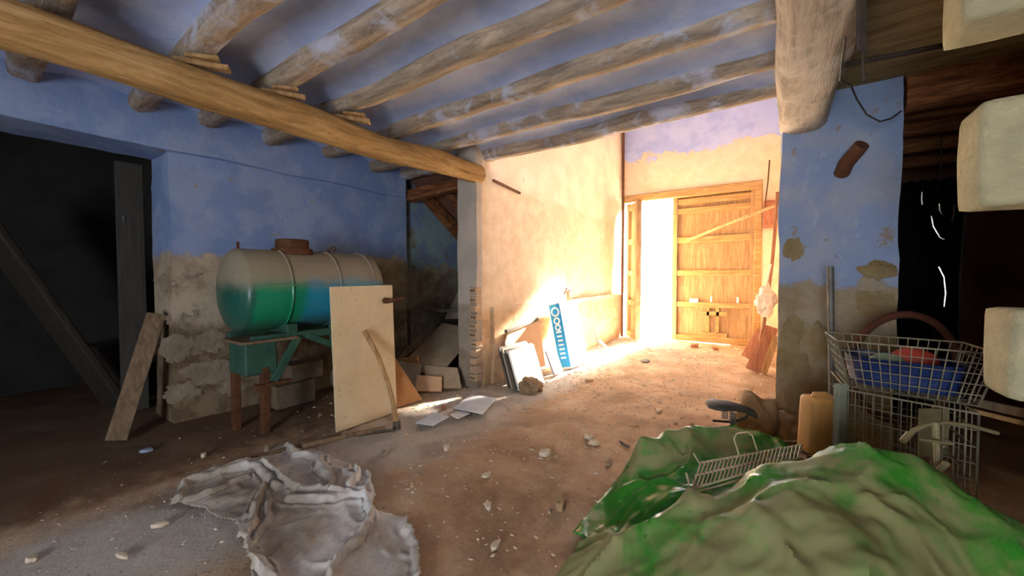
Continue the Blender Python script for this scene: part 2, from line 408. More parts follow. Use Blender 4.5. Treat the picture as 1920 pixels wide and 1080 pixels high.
# ------------------------------------------------------------------ the setting
LW = -4.76            # left wall plane
WW = -3.15            # cream wall plane
BW = 9.0              # door wall plane
JB = 2.86             # underside of the joists
def terrain(x, y):
    p = Vector((x * 0.9, y * 0.9, 0))
    return 0.022 * mnoise.noise(p) + 0.012 * mnoise.noise(p * 3.3) + 0.006 * mnoise.noise(p * 9)
def make_floor():
    bm = bmesh.new(); x0, x1, y0, y1, st = -7.6, 4.2, -3.6, 9.4, 0.06
    nx = int((x1 - x0) / st); ny = int((y1 - y0) / st); vv = []
    for i in range(nx + 1):
        r = []
        for j in range(ny + 1):
            x = x0 + i * st; y = y0 + j * st; r.append(bm.verts.new((x, y, terrain(x, y) - 0.01)))
        vv.append(r)
    for i in range(nx):
        for j in range(ny): bm.faces.new((vv[i][j], vv[i + 1][j], vv[i + 1][j + 1], vv[i][j + 1]))
    t = MB(); t.bm.free(); t.bm = bm
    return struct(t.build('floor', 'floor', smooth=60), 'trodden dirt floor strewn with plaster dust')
make_floor()
struct(MB().box((-16, 9.35, -0.25), (14, 30, -0.03)).build('ground', 'outground'), 'sunlit yard outside the open door')

# left wall: lintel over the dark opening, solid part behind the tank
m = MB(); m.gridbox((LW - 0.55, 1.15, -0.1), (LW, 3.95, 3.3), 0.09, 0.022, 1.6, 1)
wl = struct(m.build('wall_left', 'blue_wall', smooth=50), 'blue limewashed wall with plaster fallen away near its foot')
m = MB(); m.gridbox((LW - 0.55, -3.6, 2.58), (LW + 0.05, 3.9, 3.3), 0.1, 0.03, 1.3, 5)
wlu = m.build('lintel_band', 'blue_wall', wl, smooth=50); 
m = MB(); m.gridbox((LW - 0.75, 3.9, -0.1), (LW - 0.10, 6.2, 5.3), 0.1, 0.03, 1.6, 8)
struct(m.build('wall_recess', 'recess', smooth=50), 'stained blue and green wall of the rubbish corner')
m = MB(); m.box((LW - 0.55, -3.6, -0.1), (LW, -1.6, 2.7))
struct(m.build('wall_near', 'blue_wall'), 'left wall before the dark opening')
# bare stones showing through the foot of the blue wall
stones = [(345, 525, .16, .12), (352, 590, .13, .14), (338, 650, .15, .12), (400, 700, .22, .13), (345, 735, .14, .1), (430, 725, .16, .12), (395, 640, .12, .1), (560, 690, .2, .12), (610, 720, .18, .12), (540, 740, .2, .1)]
for i, (u, v, sx, sz) in enumerate(stones):
    p = oX(u, v, LW); t = MB(); t.lump(p, (0.014, sx, sz), i * 3.1, 4, 0.6, 1.8); t.build('stone', 'bedstone', wl, smooth=60)

# cream wall of the entry, its end (stub) with the broken hollow bricks
m = MB(); m.gridbox((WW - 0.3, 3.78, -0.1), (WW, 9.1, 5.3), 0.1, 0.012, 1.4, 2)
m.gridbox((WW - 0.28, 4.0, -0.1), (WW + 0.045, 9.0, 1.0), 0.09, 0.022, 2.2, 6)
wc = struct(m.build('wall_entry', 'cream', smooth=50), 'cream plastered side wall of the entry')
m = MB(); m.gridbox((WW - 0.31, 3.70, -0.1), (WW + 0.004, 3.80, 3.3), 0.05, 0.010, 3, 4)
ws = struct(m.build('wall_end', 'stub', smooth=50), 'grey end face of the cream wall')
zs = 0.08
for i in range(11):
    hgt = 0.095 + 0.02 * random.random(); dx = random.uniform(-0.02, 0.014)
    b = MB().box((WW - 0.085 + dx, 3.672 + random.uniform(-.006, .006), zs), (WW + 0.012 + dx * 0.4, 3.80, zs + hgt - 0.012), 0.008).build('brick', 'brick', ws)
    h = MB()
    for k in (0.3, 0.72):
        c = Vector((WW - 0.085 + dx + 0.097 * k, 3.668, zs + hgt * 0.45)); h.tube([c, c + Vector((0, 0.012, 0))], 0.014, 8)
    h.build('brick_hole', 'hole', b)
    zs += hgt + random.uniform(0, 0.015)

# door wall with its opening
DX0, DX1, DZ = -3.13, -0.47, 3.17
m = MB(); m.gridbox((-3.6, BW, DZ), (0.6, BW + 0.3, 5.4), 0.12, 0.014, 1.4, 3)
m.gridbox((DX1, BW, -0.1), (0.6, BW + 0.3, DZ + 0.02), 0.12, 0.014, 1.4, 3)
m.gridbox((-3.6, BW, -0.1), (DX0, BW + 0.3, DZ + 0.02), 0.12, 0.01, 1.4, 3)
struct(m.build('wall_back', 'back', smooth=50), 'plastered wall around the barn door, pale blue paint at its top')
m = MB(); m.gridbox((-0.06, 4.36, -0.1), (0.34, 9.1, 5.3), 0.12, 0.012, 1.4, 9)
struct(m.build('wall_right', 'back', smooth=50), 'plastered wall right of the door behind the pillar')
m = MB(); m.gridbox((-0.06, 4.30, -0.1), (0.72, 5.0, 3.2), 0.07, 0.02, 1.8, 11)
wp = struct(m.build('wall_pillar', 'pillar', smooth=50), 'broad pillar with faded blue paint over bare stone')
for i, (u0, v0, u1, v1) in enumerate([(1466, 588, 1508, 652), (1520, 600, 1556, 640), (1466, 662, 1520, 712), (1468, 716, 1560, 792), (1612, 490, 1682, 524), (1470, 440, 1512, 500), (1600, 545, 1682, 600)]):
    a = oY(u0, v1, 4.3); b = oY(u1, v0, 4.3)
    t = MB(); t.lump((a + b) / 2, (abs(b.x - a.x) / 2, 0.016, abs(b.z - a.z) / 2), i * 2.7 + 1, 4, 0.5, 1.7); t.build('stone', 'stone', wp, smooth=60)

# ceilings
JY = [-2.75, -2.15, -1.55, -0.93, -0.30, 0.33, 0.95, 1.46, 2.05, 2.70, 3.34, 3.88]
def vault(y0, y1, x0, x1):
    bm = bmesh.new(); n = 8; nx = 50; rows = []
    for i in range(nx + 1):
        x = x0 + (x1 - x0) * i / nx; r = []
        for j in range(n + 1):
            t_ = j / n; y = y0 + (y1 - y0) * t_; z = 2.945 + 0.07 * math.sin(PI * t_)
            z += 0.018 * mnoise.noise(Vector((x * 1.1, y * 3, 4))); r.append(bm.verts.new((x, y, z)))
        rows.append(r)
    for i in range(nx):
        for j in range(n): bm.faces.new((rows[i][j + 1], rows[i + 1][j + 1], rows[i + 1][j], rows[i][j]))
    t = MB(); t.bm.free(); t.bm = bm; return t
m = MB(); m.box((-7.6, -3.6, 3.16), (0.2, 3.98, 3.3))
ceil = struct(m.build('ceiling', 'vault'), 'ceiling of blue limewashed vaults between the joists')
for k in range(len(JY) - 1): vault(JY[k], JY[k + 1], LW, 0.2).build('vault_bay', 'vault', ceil, smooth=60)
m = MB(); m.box((-4.9, 3.92, 3.0), (0.2, 4.0, 5.4)); struct(m.build('wall_over_joist', 'back'), 'wall above the last joist')
m = MB(); m.box((-4.9, 3.9, 5.3), (0.6, 9.4, 5.5)); struct(m.build('ceiling_entry', 'back'), 'high ceiling of the entry')
m = MB(); m.gridbox((0.2, -3.6, 2.98), (4.2, 8.5, 3.2), 0.25, 0.03, 1.0, 4); struct(m.build('ceiling_store', 'store_ceiling', smooth=50), 'boarded ceiling over the store on the right')

# closing walls: dark side room, recess back, store, rear wall with an opening added out of view for fill light
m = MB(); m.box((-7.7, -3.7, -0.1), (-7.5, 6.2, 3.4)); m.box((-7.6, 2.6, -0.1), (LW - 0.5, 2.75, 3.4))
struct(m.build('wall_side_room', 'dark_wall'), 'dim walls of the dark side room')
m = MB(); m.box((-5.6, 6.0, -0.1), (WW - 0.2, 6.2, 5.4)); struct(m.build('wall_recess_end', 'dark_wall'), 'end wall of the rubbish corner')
m = MB(); m.box((0.3, 8.2, -0.1), (4.2, 8.5, 3.2)); struct(m.build('wall_store_end', 'brown_wall'), 'dark end wall of the store on the right')
m = MB(); m.box((3.92, -3.6, -0.1), (4.2, 8.2, 3.2)); struct(m.build('wall_store_side', 'brown_wall'), 'dark side wall of the store on the right')
m = MB(); m.box((-7.6, -3.8, -0.1), (-0.7, -3.6, 3.3)); m.box((0.9, -3.8, -0.1), (4.2, -3.6, 3.3)); m.box((-0.7, -3.8, 2.1), (0.9, -3.6, 3.3))
struct(m.build('wall_rear', 'cream'), 'rear wall with an unseen doorway added for fill light')

# toothed pier at the right edge
PY = 2.30
m = MB(); m.gridbox((0.86, PY, -0.1), (2.6, PY + 0.26, 3.1), 0.12, 0.012, 2, 3)
pier = struct(m.build('wall_pier', 'mortar', smooth=50), 'toothed end of a pale block wall at the right')
def pblock(u, vt, vb, seed):
    a = oY(u, vb, PY); b = oY(u, vt, PY)
    t = MB(); t.gridbox((a.x, PY - 0.015, a.z), (1.35, PY + 0.255, b.z), 0.035, 0.010, 3.0, seed)
    bmesh.ops.smooth_vert(t.bm, verts=t.bm.verts[:], factor=0.5, use_axis_x=True, use_axis_y=True, use_axis_z=True)
    bmesh.ops.smooth_vert(t.bm, verts=t.bm.verts[:], factor=0.5, use_axis_x=True, use_axis_y=True, use_axis_z=True)
    t.build('block', 'pier', pier, smooth=70)
pblock(1797, -160, 46, 1); pblock(1832, 188, 388, 2); pblock(1889, 580, 752, 3); 

# ------------------------------------------------------------------ roof timbers
def log(name, a, b, r0, r1, mat, seed, wob=0.02, flat=0.55, n=20, seg=60, rough=1.0):
    a = Vector(a); b = Vector(b); pts = []; rr = []
    for i in range(seg + 1):
        t = i / seg; q = Vector((seed, seed * 1.3, t * (b - a).length * 0.9))
        pts.append(a.lerp(b, t) + Vector((0, mnoise.noise(q) * wob, mnoise.noise(q + Vector((9, 0, 0))) * wob * 0.5)) if abs((b - a).x) > abs((b - a).y)
                   else a.lerp(b, t) + Vector((mnoise.noise(q) * wob, 0, mnoise.noise(q + Vector((9, 0, 0))) * wob * 0.6)))
        e = 1 + 0.09 * mnoise.noise(q * 2.3); rr.append((r0 + (r1 - r0) * t) * e)
    def fn(i, th):
        sq = 1.0 / max(abs(math.cos(th)), abs(math.sin(th)))
        k = 1 + flat * (sq - 1) * 0.55
        return k * (1 + rough * 0.07 * mnoise.noise(Vector((math.cos(th) * 1.5, math.sin(th) * 1.5, i * 0.16 + seed))) + rough * 0.03 * mnoise.noise(Vector((math.cos(th) * 4, math.sin(th) * 4, i * 0.5 + seed))))
    return MB().tube(pts, rr, n, fn=fn).build(name, mat, smooth=60)
o = log('ceiling_beam', (-3.22, -3.5, 2.66), (-3.2, 3.78, 2.655), 0.13, 0.115, 'beam', 1.3, 0.07, rough=1.7)
tag(o, 'honey-coloured round main beam carrying the joists on the left', 'beam')
o = log('ceiling_beam', (0.14, -3.5, 2.84), (0.10, 4.34, 2.83), 0.19, 0.19, 'rbeam', 4.1, 0.03, 0.8)
tag(o, 'massive pale hewn beam running into the top of the pillar', 'beam')
words = {1.46: 'beside the pale wedge, fourth joist from the cream wall end', 2.05: 'third joist back from the last one above the entry', 2.70: 'second joist back from the entry', 3.34: 'next to the last one before the entry', 3.88: 'along the edge of the entry, last of its row', 0.95: 'bulky, with a rounded pale belly at the top of the photo', 0.33: 'at the upper left corner of the photo'}
for k, y in enumerate(JY):
    if y < -0.4: continue
    o = log('ceiling_joist', (LW - 0.1, y, JB + 0.085), (0.05, y + random.uniform(-.02, .02), JB + 0.085), 0.085 + 0.012 * random.random(), 0.08, 'joist', 10 + k * 2.1, 0.07, 0.75, rough=2.0)
    tag(o, 'limewashed crooked joist ' + words.get(y, 'almost overhead, nearest of its row'), 'joist', 'joists of the blue ceiling')
for i, (y, lab) in enumerate([(1.46, 'split wooden wedge under a joist, nearest of three on the honey beam'), (2.05, 'split wooden wedge under a joist, middle of three on the honey beam'), (0.95, 'flat wooden shim on the honey beam under the bulky joist')]):
    t = MB(); t.bar((-3.27, y - 0.12, 2.80), (-3.12, y + 0.14, 2.80), 0.07, 0.035, (1, 0, 0), 0.006, 0.014); t.bar((-3.20, y - 0.07, 2.83), (-3.10, y + 0.08, 2.838), 0.06, 0.025, (1, 0, 0), 0.004, 0.012)
    tag(t.build('wooden_wedge', 'handle'), lab, 'wedge', 'wedges on the honey beam')
for i, (y, z, lab) in enumerate([(1.30, 2.95, 'dark store joist overhead, nearest of its row'), (1.95, 2.95, 'dark store joist, second from the viewer'), (2.68, 2.95, 'dark store joist just behind the pale block wall'), (4.42, 2.86, 'dark store joist right beside the pillar'), (5.05, 2.92, 'dark store joist first beyond the pillar'), (5.65, 2.92, 'reddish dark store joist in the middle of the far group'), (6.4, 2.92, 'reddish dark store joist second from the far wall'), (7.25, 2.92, 'reddish dark store joist nearest the far wall')]):
    o = log('store_joist', (0.25 if y < 4.3 else 0.74 if y < 5.1 else 0.36, y, z), (3.9, y, z), 0.10 if y != 4.42 else 0.15, 0.10 if y != 4.42 else 0.15, 'dark_joist', 40 + i * 3.3, 0.03, 0.8); tag(o, lab, 'joist', 'dark joists of the store')

# ------------------------------------------------------------------ the barn door
def leaf(name, hinge, ang, wd, ht, label, wicket, nb):
    e = thing(name, label, 'door', hinge); e['kind'] = 'structure'
    ux = Vector((math.cos(ang), math.sin(ang), 0)); nrm = Vector((-ux.y, ux.x, 0))   # nrm points into the room
    H = Vector(hinge)
    def P(a, z, n): return H + ux * a + nrm * n + Vector((0, 0, z))
    for k in range(nb):
        a = wd * (k + 0.5) / nb
        MB().bar(P(a, 0.03, 0), P(a, ht, random.uniform(-.004, .004)), wd / nb + 0.001, 0.03, ux, 0.003).build('plank', 'door', e)
    for z, hh in ((0.07, 0.13), (0.80, 0.11), (1.47, 0.12), (2.18, 0.13), (2.80, 0.12), (ht - 0.10, 0.12)):
        MB().bar(P(0.0, z, 0.045), P(wd, z, 0.045), hh, 0.06, (0, 0, 1), 0.006).build('rail', 'door_rail', e)
    for a, ww in ((0.05, 0.10), (wd - 0.05, 0.10)):
        MB().bar(P(a, 0.02, 0.05), P(a, ht, 0.05), ww, 0.075, ux, 0.006).build('stile', 'door', e)
    if wicket:
        for (a0, z0, a1, z1, ww) in wicket: MB().bar(P(a0, z0, 0.055), P(a1, z1, 0.055), ww, 0.035, (0, 0, 1) if abs(z1 - z0) < .1 else ux, 0.004).build('hatch_bar', 'door_rail', e)
        pl = MB().bar(P(1.03, 0.88, 0.05), P(1.20, 0.88, 0.05), 0.09, 0.06, (0, 0, 1), 0.008).build('lock_case', 'whiteboard', e)
        for a in (0.30, 0.78): MB().bar(P(a, 0.86, 0.08), P(a, 0.98, 0.08), 0.035, 0.02, ux, 0.004).build('latch', 'whiteboard', e)
    return e
leaf('door_1', (DX1 - 0.03, BW + 0.10, 0), PI, 1.56, 3.10, 'closed right leaf of the tall ledged wooden barn door', [(0.48, 0.62, 0.98, 0.62, 0.09), (0.66, 0.20, 0.66, 0.80, 0.06), (0.84, 0.20, 0.84, 0.80, 0.06), (0.48, 0.18, 0.98, 0.18, 0.09)], 7)
e = None
def leaf_left():
    ang = -math.radians(54)
    e = thing('door_2', 'narrow left leaf of the barn door standing ajar into the entry', 'door', (DX0 + 0.13, BW + 0.06, 0)); e['kind'] = 'structure'
    H = Vector((DX0 + 0.13, BW + 0.06, 0)); ux = Vector((math.cos(ang), math.sin(ang), 0)); nrm = Vector((ux.y, -ux.x, 0)); wd, ht = 0.70, 3.06
    def P(a, z, n): return H + ux * a + nrm * n + Vector((0, 0, z))
    for k in range(4):
        a = wd * (k + 0.5) / 4; MB().bar(P(a, 0.03, 0), P(a, ht, 0), wd / 4 + 0.001, 0.03, ux, 0.003).build('plank', 'door', e)
    for z, hh in ((0.07, 0.13), (0.80, 0.11), (1.47, 0.12), (2.18, 0.13), (ht - 0.10, 0.12)): MB().bar(P(0, z, 0.045), P(wd, z, 0.045), hh, 0.06, (0, 0, 1), 0.006).build('rail', 'door_rail', e)
    for a in (0.05, wd - 0.05): MB().bar(P(a, 0.02, 0.05), P(a, ht, 0.05), 0.10, 0.085, ux, 0.006).build('stile', 'door', e)
leaf_left()
m = MB(); m.box((DX0 - 0.02, BW - 0.05, 3.10), (DX1 + 0.06, BW + 0.26, 3.26), 0.01); m.box((DX1 - 0.06, BW - 0.04, 0), (DX1 + 0.06, BW + 0.2, 3.15), 0.01)
struct(m.build('trim_1', 'door_rail'), 'timber head and post of the barn door frame')
a = oY(1292, 450, BW - 0.05); b = oY(1452, 386, 7.6)
tag(MB().tube([a, a.lerp(b, .5) + Vector((0, 0, .015)), b], [0.03, 0.028, 0.026], 8).build('door_prop', 'handle', smooth=50), 'slanting wooden pole propping the right door leaf shut', 'pole')

# ------------------------------------------------------------------ the sprayer tank on its stand
TX, TY0, TY1, TZ, TRX, TRZ = -4.10, 1.44, 2.76, 1.27, 0.36, 0.385
T = thing('spray_tank', 'green and blue metal sprayer tank, dusty on top, against the blue wall', 'tank', (TX, TY0, 0))
def ell_ring(y, k, n=40): return [Vector((TX + TRX * k * math.cos(2 * PI * i / n), y, TZ + TRZ * k * math.sin(2 * PI * i / n))) for i in range(n)]
def loft(rings):
    t = bmesh.new(); R_ = [[t.verts.new(p) for p in r] for r in rings]; n = len(rings[0])
    for A, B in zip(R_, R_[1:]):
        for k in range(n): t.faces.new((A[k], A[(k + 1) % n], B[(k + 1) % n], B[k]))
    t.faces.new(R_[0]); t.faces.new(R_[-1][::-1]); bmesh.ops.recalc_face_normals(t, faces=t.faces[:]); mm = MB(); mm.add(t); return mm
prof = [(-0.10, 0.02), (-0.098, 0.25), (-0.085, 0.52), (-0.062, 0.74), (-0.035, 0.90), (-0.008, 0.98), (0.02, 1.0), (0.3, 1.0), (0.7, 1.0), (1.1, 1.0)]
L = TY1 - TY0
rings = [ell_ring(TY0 + d, k) for d, k in prof] + [ell_ring(TY1 - d, k) for d, k in prof[6::-1]]
loft(rings).build('shell', 'tank', T, smooth=50)
for yb in (0.34, 0.82, 1.22):
    m = MB(); pts = [Vector((TX + (TRX + .004) * math.cos(t), TY0 + yb, TZ + (TRZ + .004) * math.sin(t))) for t in np.linspace(0, 2 * PI, 40, endpoint=False)]
    m.tube(pts, 0.011, 6, closed=True); m.build('band', 'tank', T, smooth=50)
m = MB(); m.bar((TX + TRX + .006, TY0, TZ + 0.05), (TX + TRX + .006, TY1, TZ + 0.05), 0.02, 0.008, (0, 0, 1), 0.002); m.build('seam', 'tank', T)
m = MB(); m.tube([(TX, TY0 - 0.055, TZ + 0.06), (TX + 0.30, TY0 - 0.03, TZ + 0.06)], 0.008, 6); m.build('seam', 'tank', T)
hc = Vector((TX + 0.02, TY0 + 0.50, TZ + TRZ))
m = MB(); m.tube([hc + Vector((0, 0, -0.04)), hc + Vector((0, 0, 0.012)), hc + Vector((0, 0, 0.02))], [0.185, 0.185, 0.18], 28); hf = m.build('hatch_flange', 'rust', T, smooth=40)
m = MB(); m.tube([hc + Vector((0, 0, 0.0)), hc + Vector((0, 0, 0.105)), hc + Vector((0, 0, 0.112))], [0.15, 0.15, 0.14], 28); m.build('hatch_collar', 'rust', hf, smooth=40)
m = MB(); m.tube([(TX, TY0 + 0.03, TZ + TRZ - .01), (TX, TY0 + 0.03, TZ + TRZ + 0.06)], 0.012, 8); m.build('vent_pin', 'rust', T)
v0 = Vector((TX + .05, TY0 + 0.86, TZ + TRZ - 0.01)); m = MB(); m.tube([v0, v0 + Vector((0, 0, 0.05))], 0.014, 8); m.torus(v0 + Vector((0, 0.06, 0.055)), 0.022, 0.008, (0, 1, 0), (0, 0, 1), 14, 6); m.build('filler_valve', 'rust', T, smooth=50)
# undercarriage
def gbar(a, b, w_, t_, side, name='brace', mat='tankgreen'): return MB().bar(a, b, w_, t_, side, 0.004).build(name, mat, T)
zb = TZ - TRZ
for yy in (0.36, 0.92):
    gbar((TX - 0.28, TY0 + yy, zb + .02), (TX + 0.30, TY0 + yy, zb + .02), 0.09, 0.09, (0, 0, 1), 'cradle')
for xx in (-0.24, 0.26):
    gbar((TX + xx, TY0 + 0.02, zb - 0.05), (TX + xx, TY1 + 0.1, zb - 0.05), 0.07, 0.05, (0, 0, 1), 'chassis_rail')
gbar((TX + 0.28, TY0 + 0.42, zb - 0.06), (TX + 0.30, TY0 + 0.18, zb - 0.44), 0.07, 0.03, (0, 1, 0))
gbar((TX + 0.28, TY0 + 0.50, zb - 0.06), (TX + 0.26, TY0 + 0.98, zb - 0.30), 0.06, 0.03, (0, 0, 1))
gbar((TX + 0.28, TY0 + 0.86, zb - 0.02), (TX + 0.28, TY0 + 1.02, zb - 0.46), 0.11, 0.05, (0, 1, 0), 'upright')
gbar((TX + 0.30, TY0 + 0.02, zb - 0.46), (TX + 0.30, TY0 + 0.34, zb - 0.46), 0.05, 0.03, (1, 0, 0), 'foot_plate', 'rust')
pb = oX(487, 668, TX + 0.18); 
MB().box((TX - 0.06, TY0 - 0.04, zb - 0.36), (TX + 0.30, TY0 + 0.22, zb - 0.07), 0.012).build('pump_box', 'tankgreen', T)
MB().box((TX - 0.10, TY0 - 0.08, zb - 0.075), (TX + 0.34, TY0 + 0.40, zb - 0.05), 0.004).build('box_lid', 'plank', T)
for xx, yy in ((-0.03, 0.0), (0.27, 0.12), (-0.2, 1.35), (0.26, 1.35)):
    MB().box((TX + xx - 0.035, TY0 + yy - 0.03, -0.02), (TX + xx + 0.035, TY0 + yy + 0.03, zb - 0.3), 0.004).build('leg', 'rust', T)
ax0 = Vector((TX + 0.25, TY0 + 0.98, 0.32)); m = MB(); m.torus(ax0 + Vector((-0.06, 0, 0)), 0.14, 0.05, (0, 1, 0), (0, 0, 1), 28, 10); m.build('wheel_tyre', 'darkedge', T, smooth=50)
m = MB(); m.tube([ax0 + Vector((-0.10, 0, 0)), ax0 + Vector((-0.02, 0, 0)), ax0 + Vector((0.0, 0, 0))], [0.12, 0.12, 0.06], 24); m.build('wheel_disc', 'bluebarrel', T, smooth=40)
for k in range(5):
    p = Vector((TX + 0.27, TY0 + 0.74 + k * 0.055, zb + 0.02)); MB().tube([p, p + Vector((0.01, 0.01, -0.2)), p + Vector((-0.02, 0.05, -0.36))], 0.012, 6).build('hose', 'tankgreen', T, smooth=50)
# rubble masonry block under the tank
for (y, z, sx, sy, sz, lab) in [(2.05, 0.14, .13, .20, .12, 'rough block of masonry on the floor under the tank'), (2.18, 0.36, .11, .17, .09, 'small pale block topping the masonry under the tank')]:
    t = MB(); t.gridbox((TX - .30 - sx, y - sy, z - sz), (TX - .30 + sx, y + sy, z + sz), 0.05, 0.012, 4, y); tag(t.build('masonry_block', 'darkmason', smooth=50), lab, 'stone')

# ------------------------------------------------------------------ chipboard, hoe, poles in front of the tank
a = g(632, 812); b = g(742, 772); th = Vector((-0.10, 0, 0))
m = MB(); y0, y1 = a.y, b.y
poly = [Vector((-3.26, y0, 0.005)), Vector((-3.26, y1, 0.005)), Vector((-3.33, y1 + .01, 1.31)), Vector((-3.33, y0 + .0, 1.305))]
cb = thing('chipboard_panel', 'pale pitted chipboard panel standing on edge before the tank', 'panel', (-3.3, (y0 + y1) / 2, 0))
MB().prism(poly, (-0.022, 0, -0.001)).build('board', 'chipboard', cb)
p = Vector((-3.31, y1 - 0.10, 1.155)); m = MB(); m.tube([p, p + Vector((.05, 0.0, 0)), p + Vector((.07, 0.02, 0.0)), p + Vector((.08, 0.09, 0.005)), p + Vector((.08, 0.16, 0.02))], [0.03, 0.028, 0.022, 0.02, 0.016], 10); m.build('tap', 'rust', cb, smooth=50)
h0 = g(744, 800, 0.03); h1 = oX(683, 620, -3.27)
hoe = thing('hoe', 'long-handled hoe leaning on the chipboard, head on the floor', 'hoe', (h0.x, h0.y, 0))
mid = h0.lerp(h1, 0.45) + Vector((0.03, 0.05, -0.02))
pts = [h0 + (mid - h0) * 0, h0.lerp(mid, .5) + Vector((0.0, 0.012, 0)), mid, mid.lerp(h1, .5) + Vector((0.0, 0.02, .01)), h1]
MB().tube(pts, [0.028, 0.022, 0.02, 0.021, 0.026], 10).build('handle', 'handle', hoe, smooth=50)
m = MB(); m.tube([h0 + Vector((0, 0, -0.02)), h0 + Vector((0.0, 0.0, 0.05))], [0.036, 0.032], 12); m.build('socket', 'darkedge', hoe, smooth=40)
q0 = g(738, 806, 0.03); q1 = g(668, 816, 0.02)
MB().bar(q0, q1, 0.06, 0.012, (0.5, -0.3, 0.5), 0.004).build('blade', 'darkedge', hoe)
a = g(566, 838, 0.05); b = g(722, 803, 0.04)
tag(MB().tube([a, a.lerp(b, .5) + Vector((0, 0, .01)), b], [0.025, 0.022, 0.02], 8).build('wooden_pole', 'plank', smooth=50), 'thin pole lying on the floor at the foot of the chipboard', 'pole')
a = g(470, 860, 0.03); b = g(640, 815, 0.03)
tag(MB().bar(a, b, 0.035, 0.02, (0, 0, 1), 0.003).build('lath', 'plank'), 'short pale lath lying behind the rumpled cloth', 'lath')
p = [g(742, 772, .01), g(787, 757, .01), oX(742, 690, -3.5)]
poly = [Vector((-3.34, p[0].y + .03, .01)), Vector((-3.34, g(787, 757).y + .10, .01)), Vector((-3.40, p[0].y + .10, .55)), Vector((-3.40, p[0].y + .03, .58))]
tag(MB().prism(poly, (-0.018, 0, 0)).build('brown_board', 'brownboard'), 'brown hardboard offcut leaning behind the chipboard', 'board')

# ------------------------------------------------------------------ rubbish corner between the tank and the cream wall
def slab(name, pts, t, mat, label, cat, group=None):
    n = (pts[1] - pts[0]).cross(pts[2] - pts[0]).normalized()
    return tag(MB().prism(pts, n * t).build(name, mat), label, cat, group)
V = Vector
slab('cardboard_sheet', [V((-4.05, 3.20, .20)), V((-3.52, 3.42, .16)), V((-3.62, 4.30, .62)), V((-4.25, 4.20, .68))], .015, 'cardboard', 'large dusty cardboard sheet sloping over the rubbish', 'cardboard', 'sheets in the rubbish corner')
slab('cardboard_sheet', [V((-3.60, 3.26, .02)), V((-3.24, 3.52, .02)), V((-3.38, 3.60, .24)), V((-3.74, 3.38, .26))], .015, 'cardboard', 'small cardboard sheet propped at the foot of the wall end', 'cardboard', 'sheets in the rubbish corner')
slab('hardboard_sheet', [V((-3.98, 2.92, .02)), V((-3.60, 3.16, .02)), V((-3.72, 3.30, .30)), V((-4.06, 3.12, .34))], .015, 'greycard', 'grey sheet standing at the front of the rubbish heap', 'board', 'sheets in the rubbish corner')
slab('hardboard_sheet', [V((-3.62, 3.12, .015)), V((-3.36, 3.30, .015)), V((-3.44, 3.38, .16)), V((-3.70, 3.22, .18))], .015, 'peach', 'small tan board beside the pale sheet on the floor', 'board', 'sheets in the rubbish corner')
slab('hardboard_sheet', [V((-4.5, 4.5, .70)), V((-3.9, 4.75, .75)), V((-4.0, 5.0, 1.18)), V((-4.5, 4.9, 1.25))], .02, 'greycard', 'tilted grey sheet high at the back of the rubbish corner', 'board', 'sheets in the rubbish corner')
tag(MB().bar((-4.42, 3.3, .05), (-4.15, 3.75, .62), 0.09, 0.025, (1, 0, 0), .004, .01).build('plank_offcut', 'plank'), 'short plank standing in the rubbish behind the chipboard', 'plank')
tag(MB().bar((-4.3, 3.15, .26), (-3.75, 3.28, .36), 0.08, 0.03, (0, 0, 1), .004, .01).build('plank_offcut', 'handle'), 'yellowish plank end poking out of the rubbish', 'plank')
tag(MB().bar((-4.5, 4.1, .86), (-3.55, 4.5, .92), 0.05, 0.03, (0, 0, 1), .004, .01).build('lath', 'darkedge'), 'dark lath lying across the back of the rubbish heap', 'lath')
tag(MB().tube([(-3.75, 4.2, .5), (-3.7, 4.3, .8), (-3.62, 4.4, 1.0)], .012, 6).build('bent_rod', 'khaki'), 'thin bent rod sticking up in the rubbish corner', 'rod')
tb = thing('dark_bin', 'dark green bin half hidden beside the wall end', 'bin', (-3.72, 4.5, 0))
MB().tube([(-3.72, 4.5, 0.0), (-3.72, 4.5, .75), (-3.72, 4.5, .78)], [.17, .21, .22], 20).build('body', 'darkgreen', tb, smooth=40)
MB().torus((-3.72, 4.5, .78), .21, .018, (1, 0, 0), (0, 1, 0), 24, 6).build('rim', 'darkgreen', tb, smooth=50)
for i, (x, y, r, lab) in enumerate([(-4.35, 4.3, .34, 'big earth-coloured lump under the sloping cardboard'), (-4.2, 3.7, .24, 'rubble lump at the left of the rubbish heap'), (-4.15, 5.0, .26, 'rubble lump at the back of the corner'), (-4.35, 5.55, .3, 'rubble heap against the far recess wall'), (-4.48, 3.25, .16, 'rubble lump by the foot of the blue wall')]):
    tag(MB().lump((x, y, r * .45), (r, r, r * .75), i * 4.4, 4, .35).build('rubble_lump', 'rock', smooth=60), lab, 'rubble', 'rubble in the corner')
# stair seen under the beam end
SR = thing('staircase', 'rough brown underside of a stair above the rubbish corner', 'stair', (-4.2, 5.0, 1.5))
for i, (a, b, ww) in enumerate([((-4.62, 4.15, 2.70), (-4.45, 5.5, 1.60), .13), ((-4.2, 4.25, 2.74), (-4.05, 5.5, 1.72), .12)]): MB().bar(a, b, ww, .16, (1, 0, 0), .008, .01).build('stringer', 'dark_joist', SR)
MB().prism([V((-4.78, 4.05, 2.88)), V((-3.5, 4.05, 2.88)), V((-3.5, 5.8, 1.62)), V((-4.78, 5.8, 1.62))], (0, 0.06, 0.09)).build('soffit', 'brown_wall', SR)
MB().bar((-4.78, 4.02, 2.62), (-3.5, 4.02, 2.70), .16, .14, (0, 0, 1), .008, .01).build('trimmer', 'dark_joist', SR)
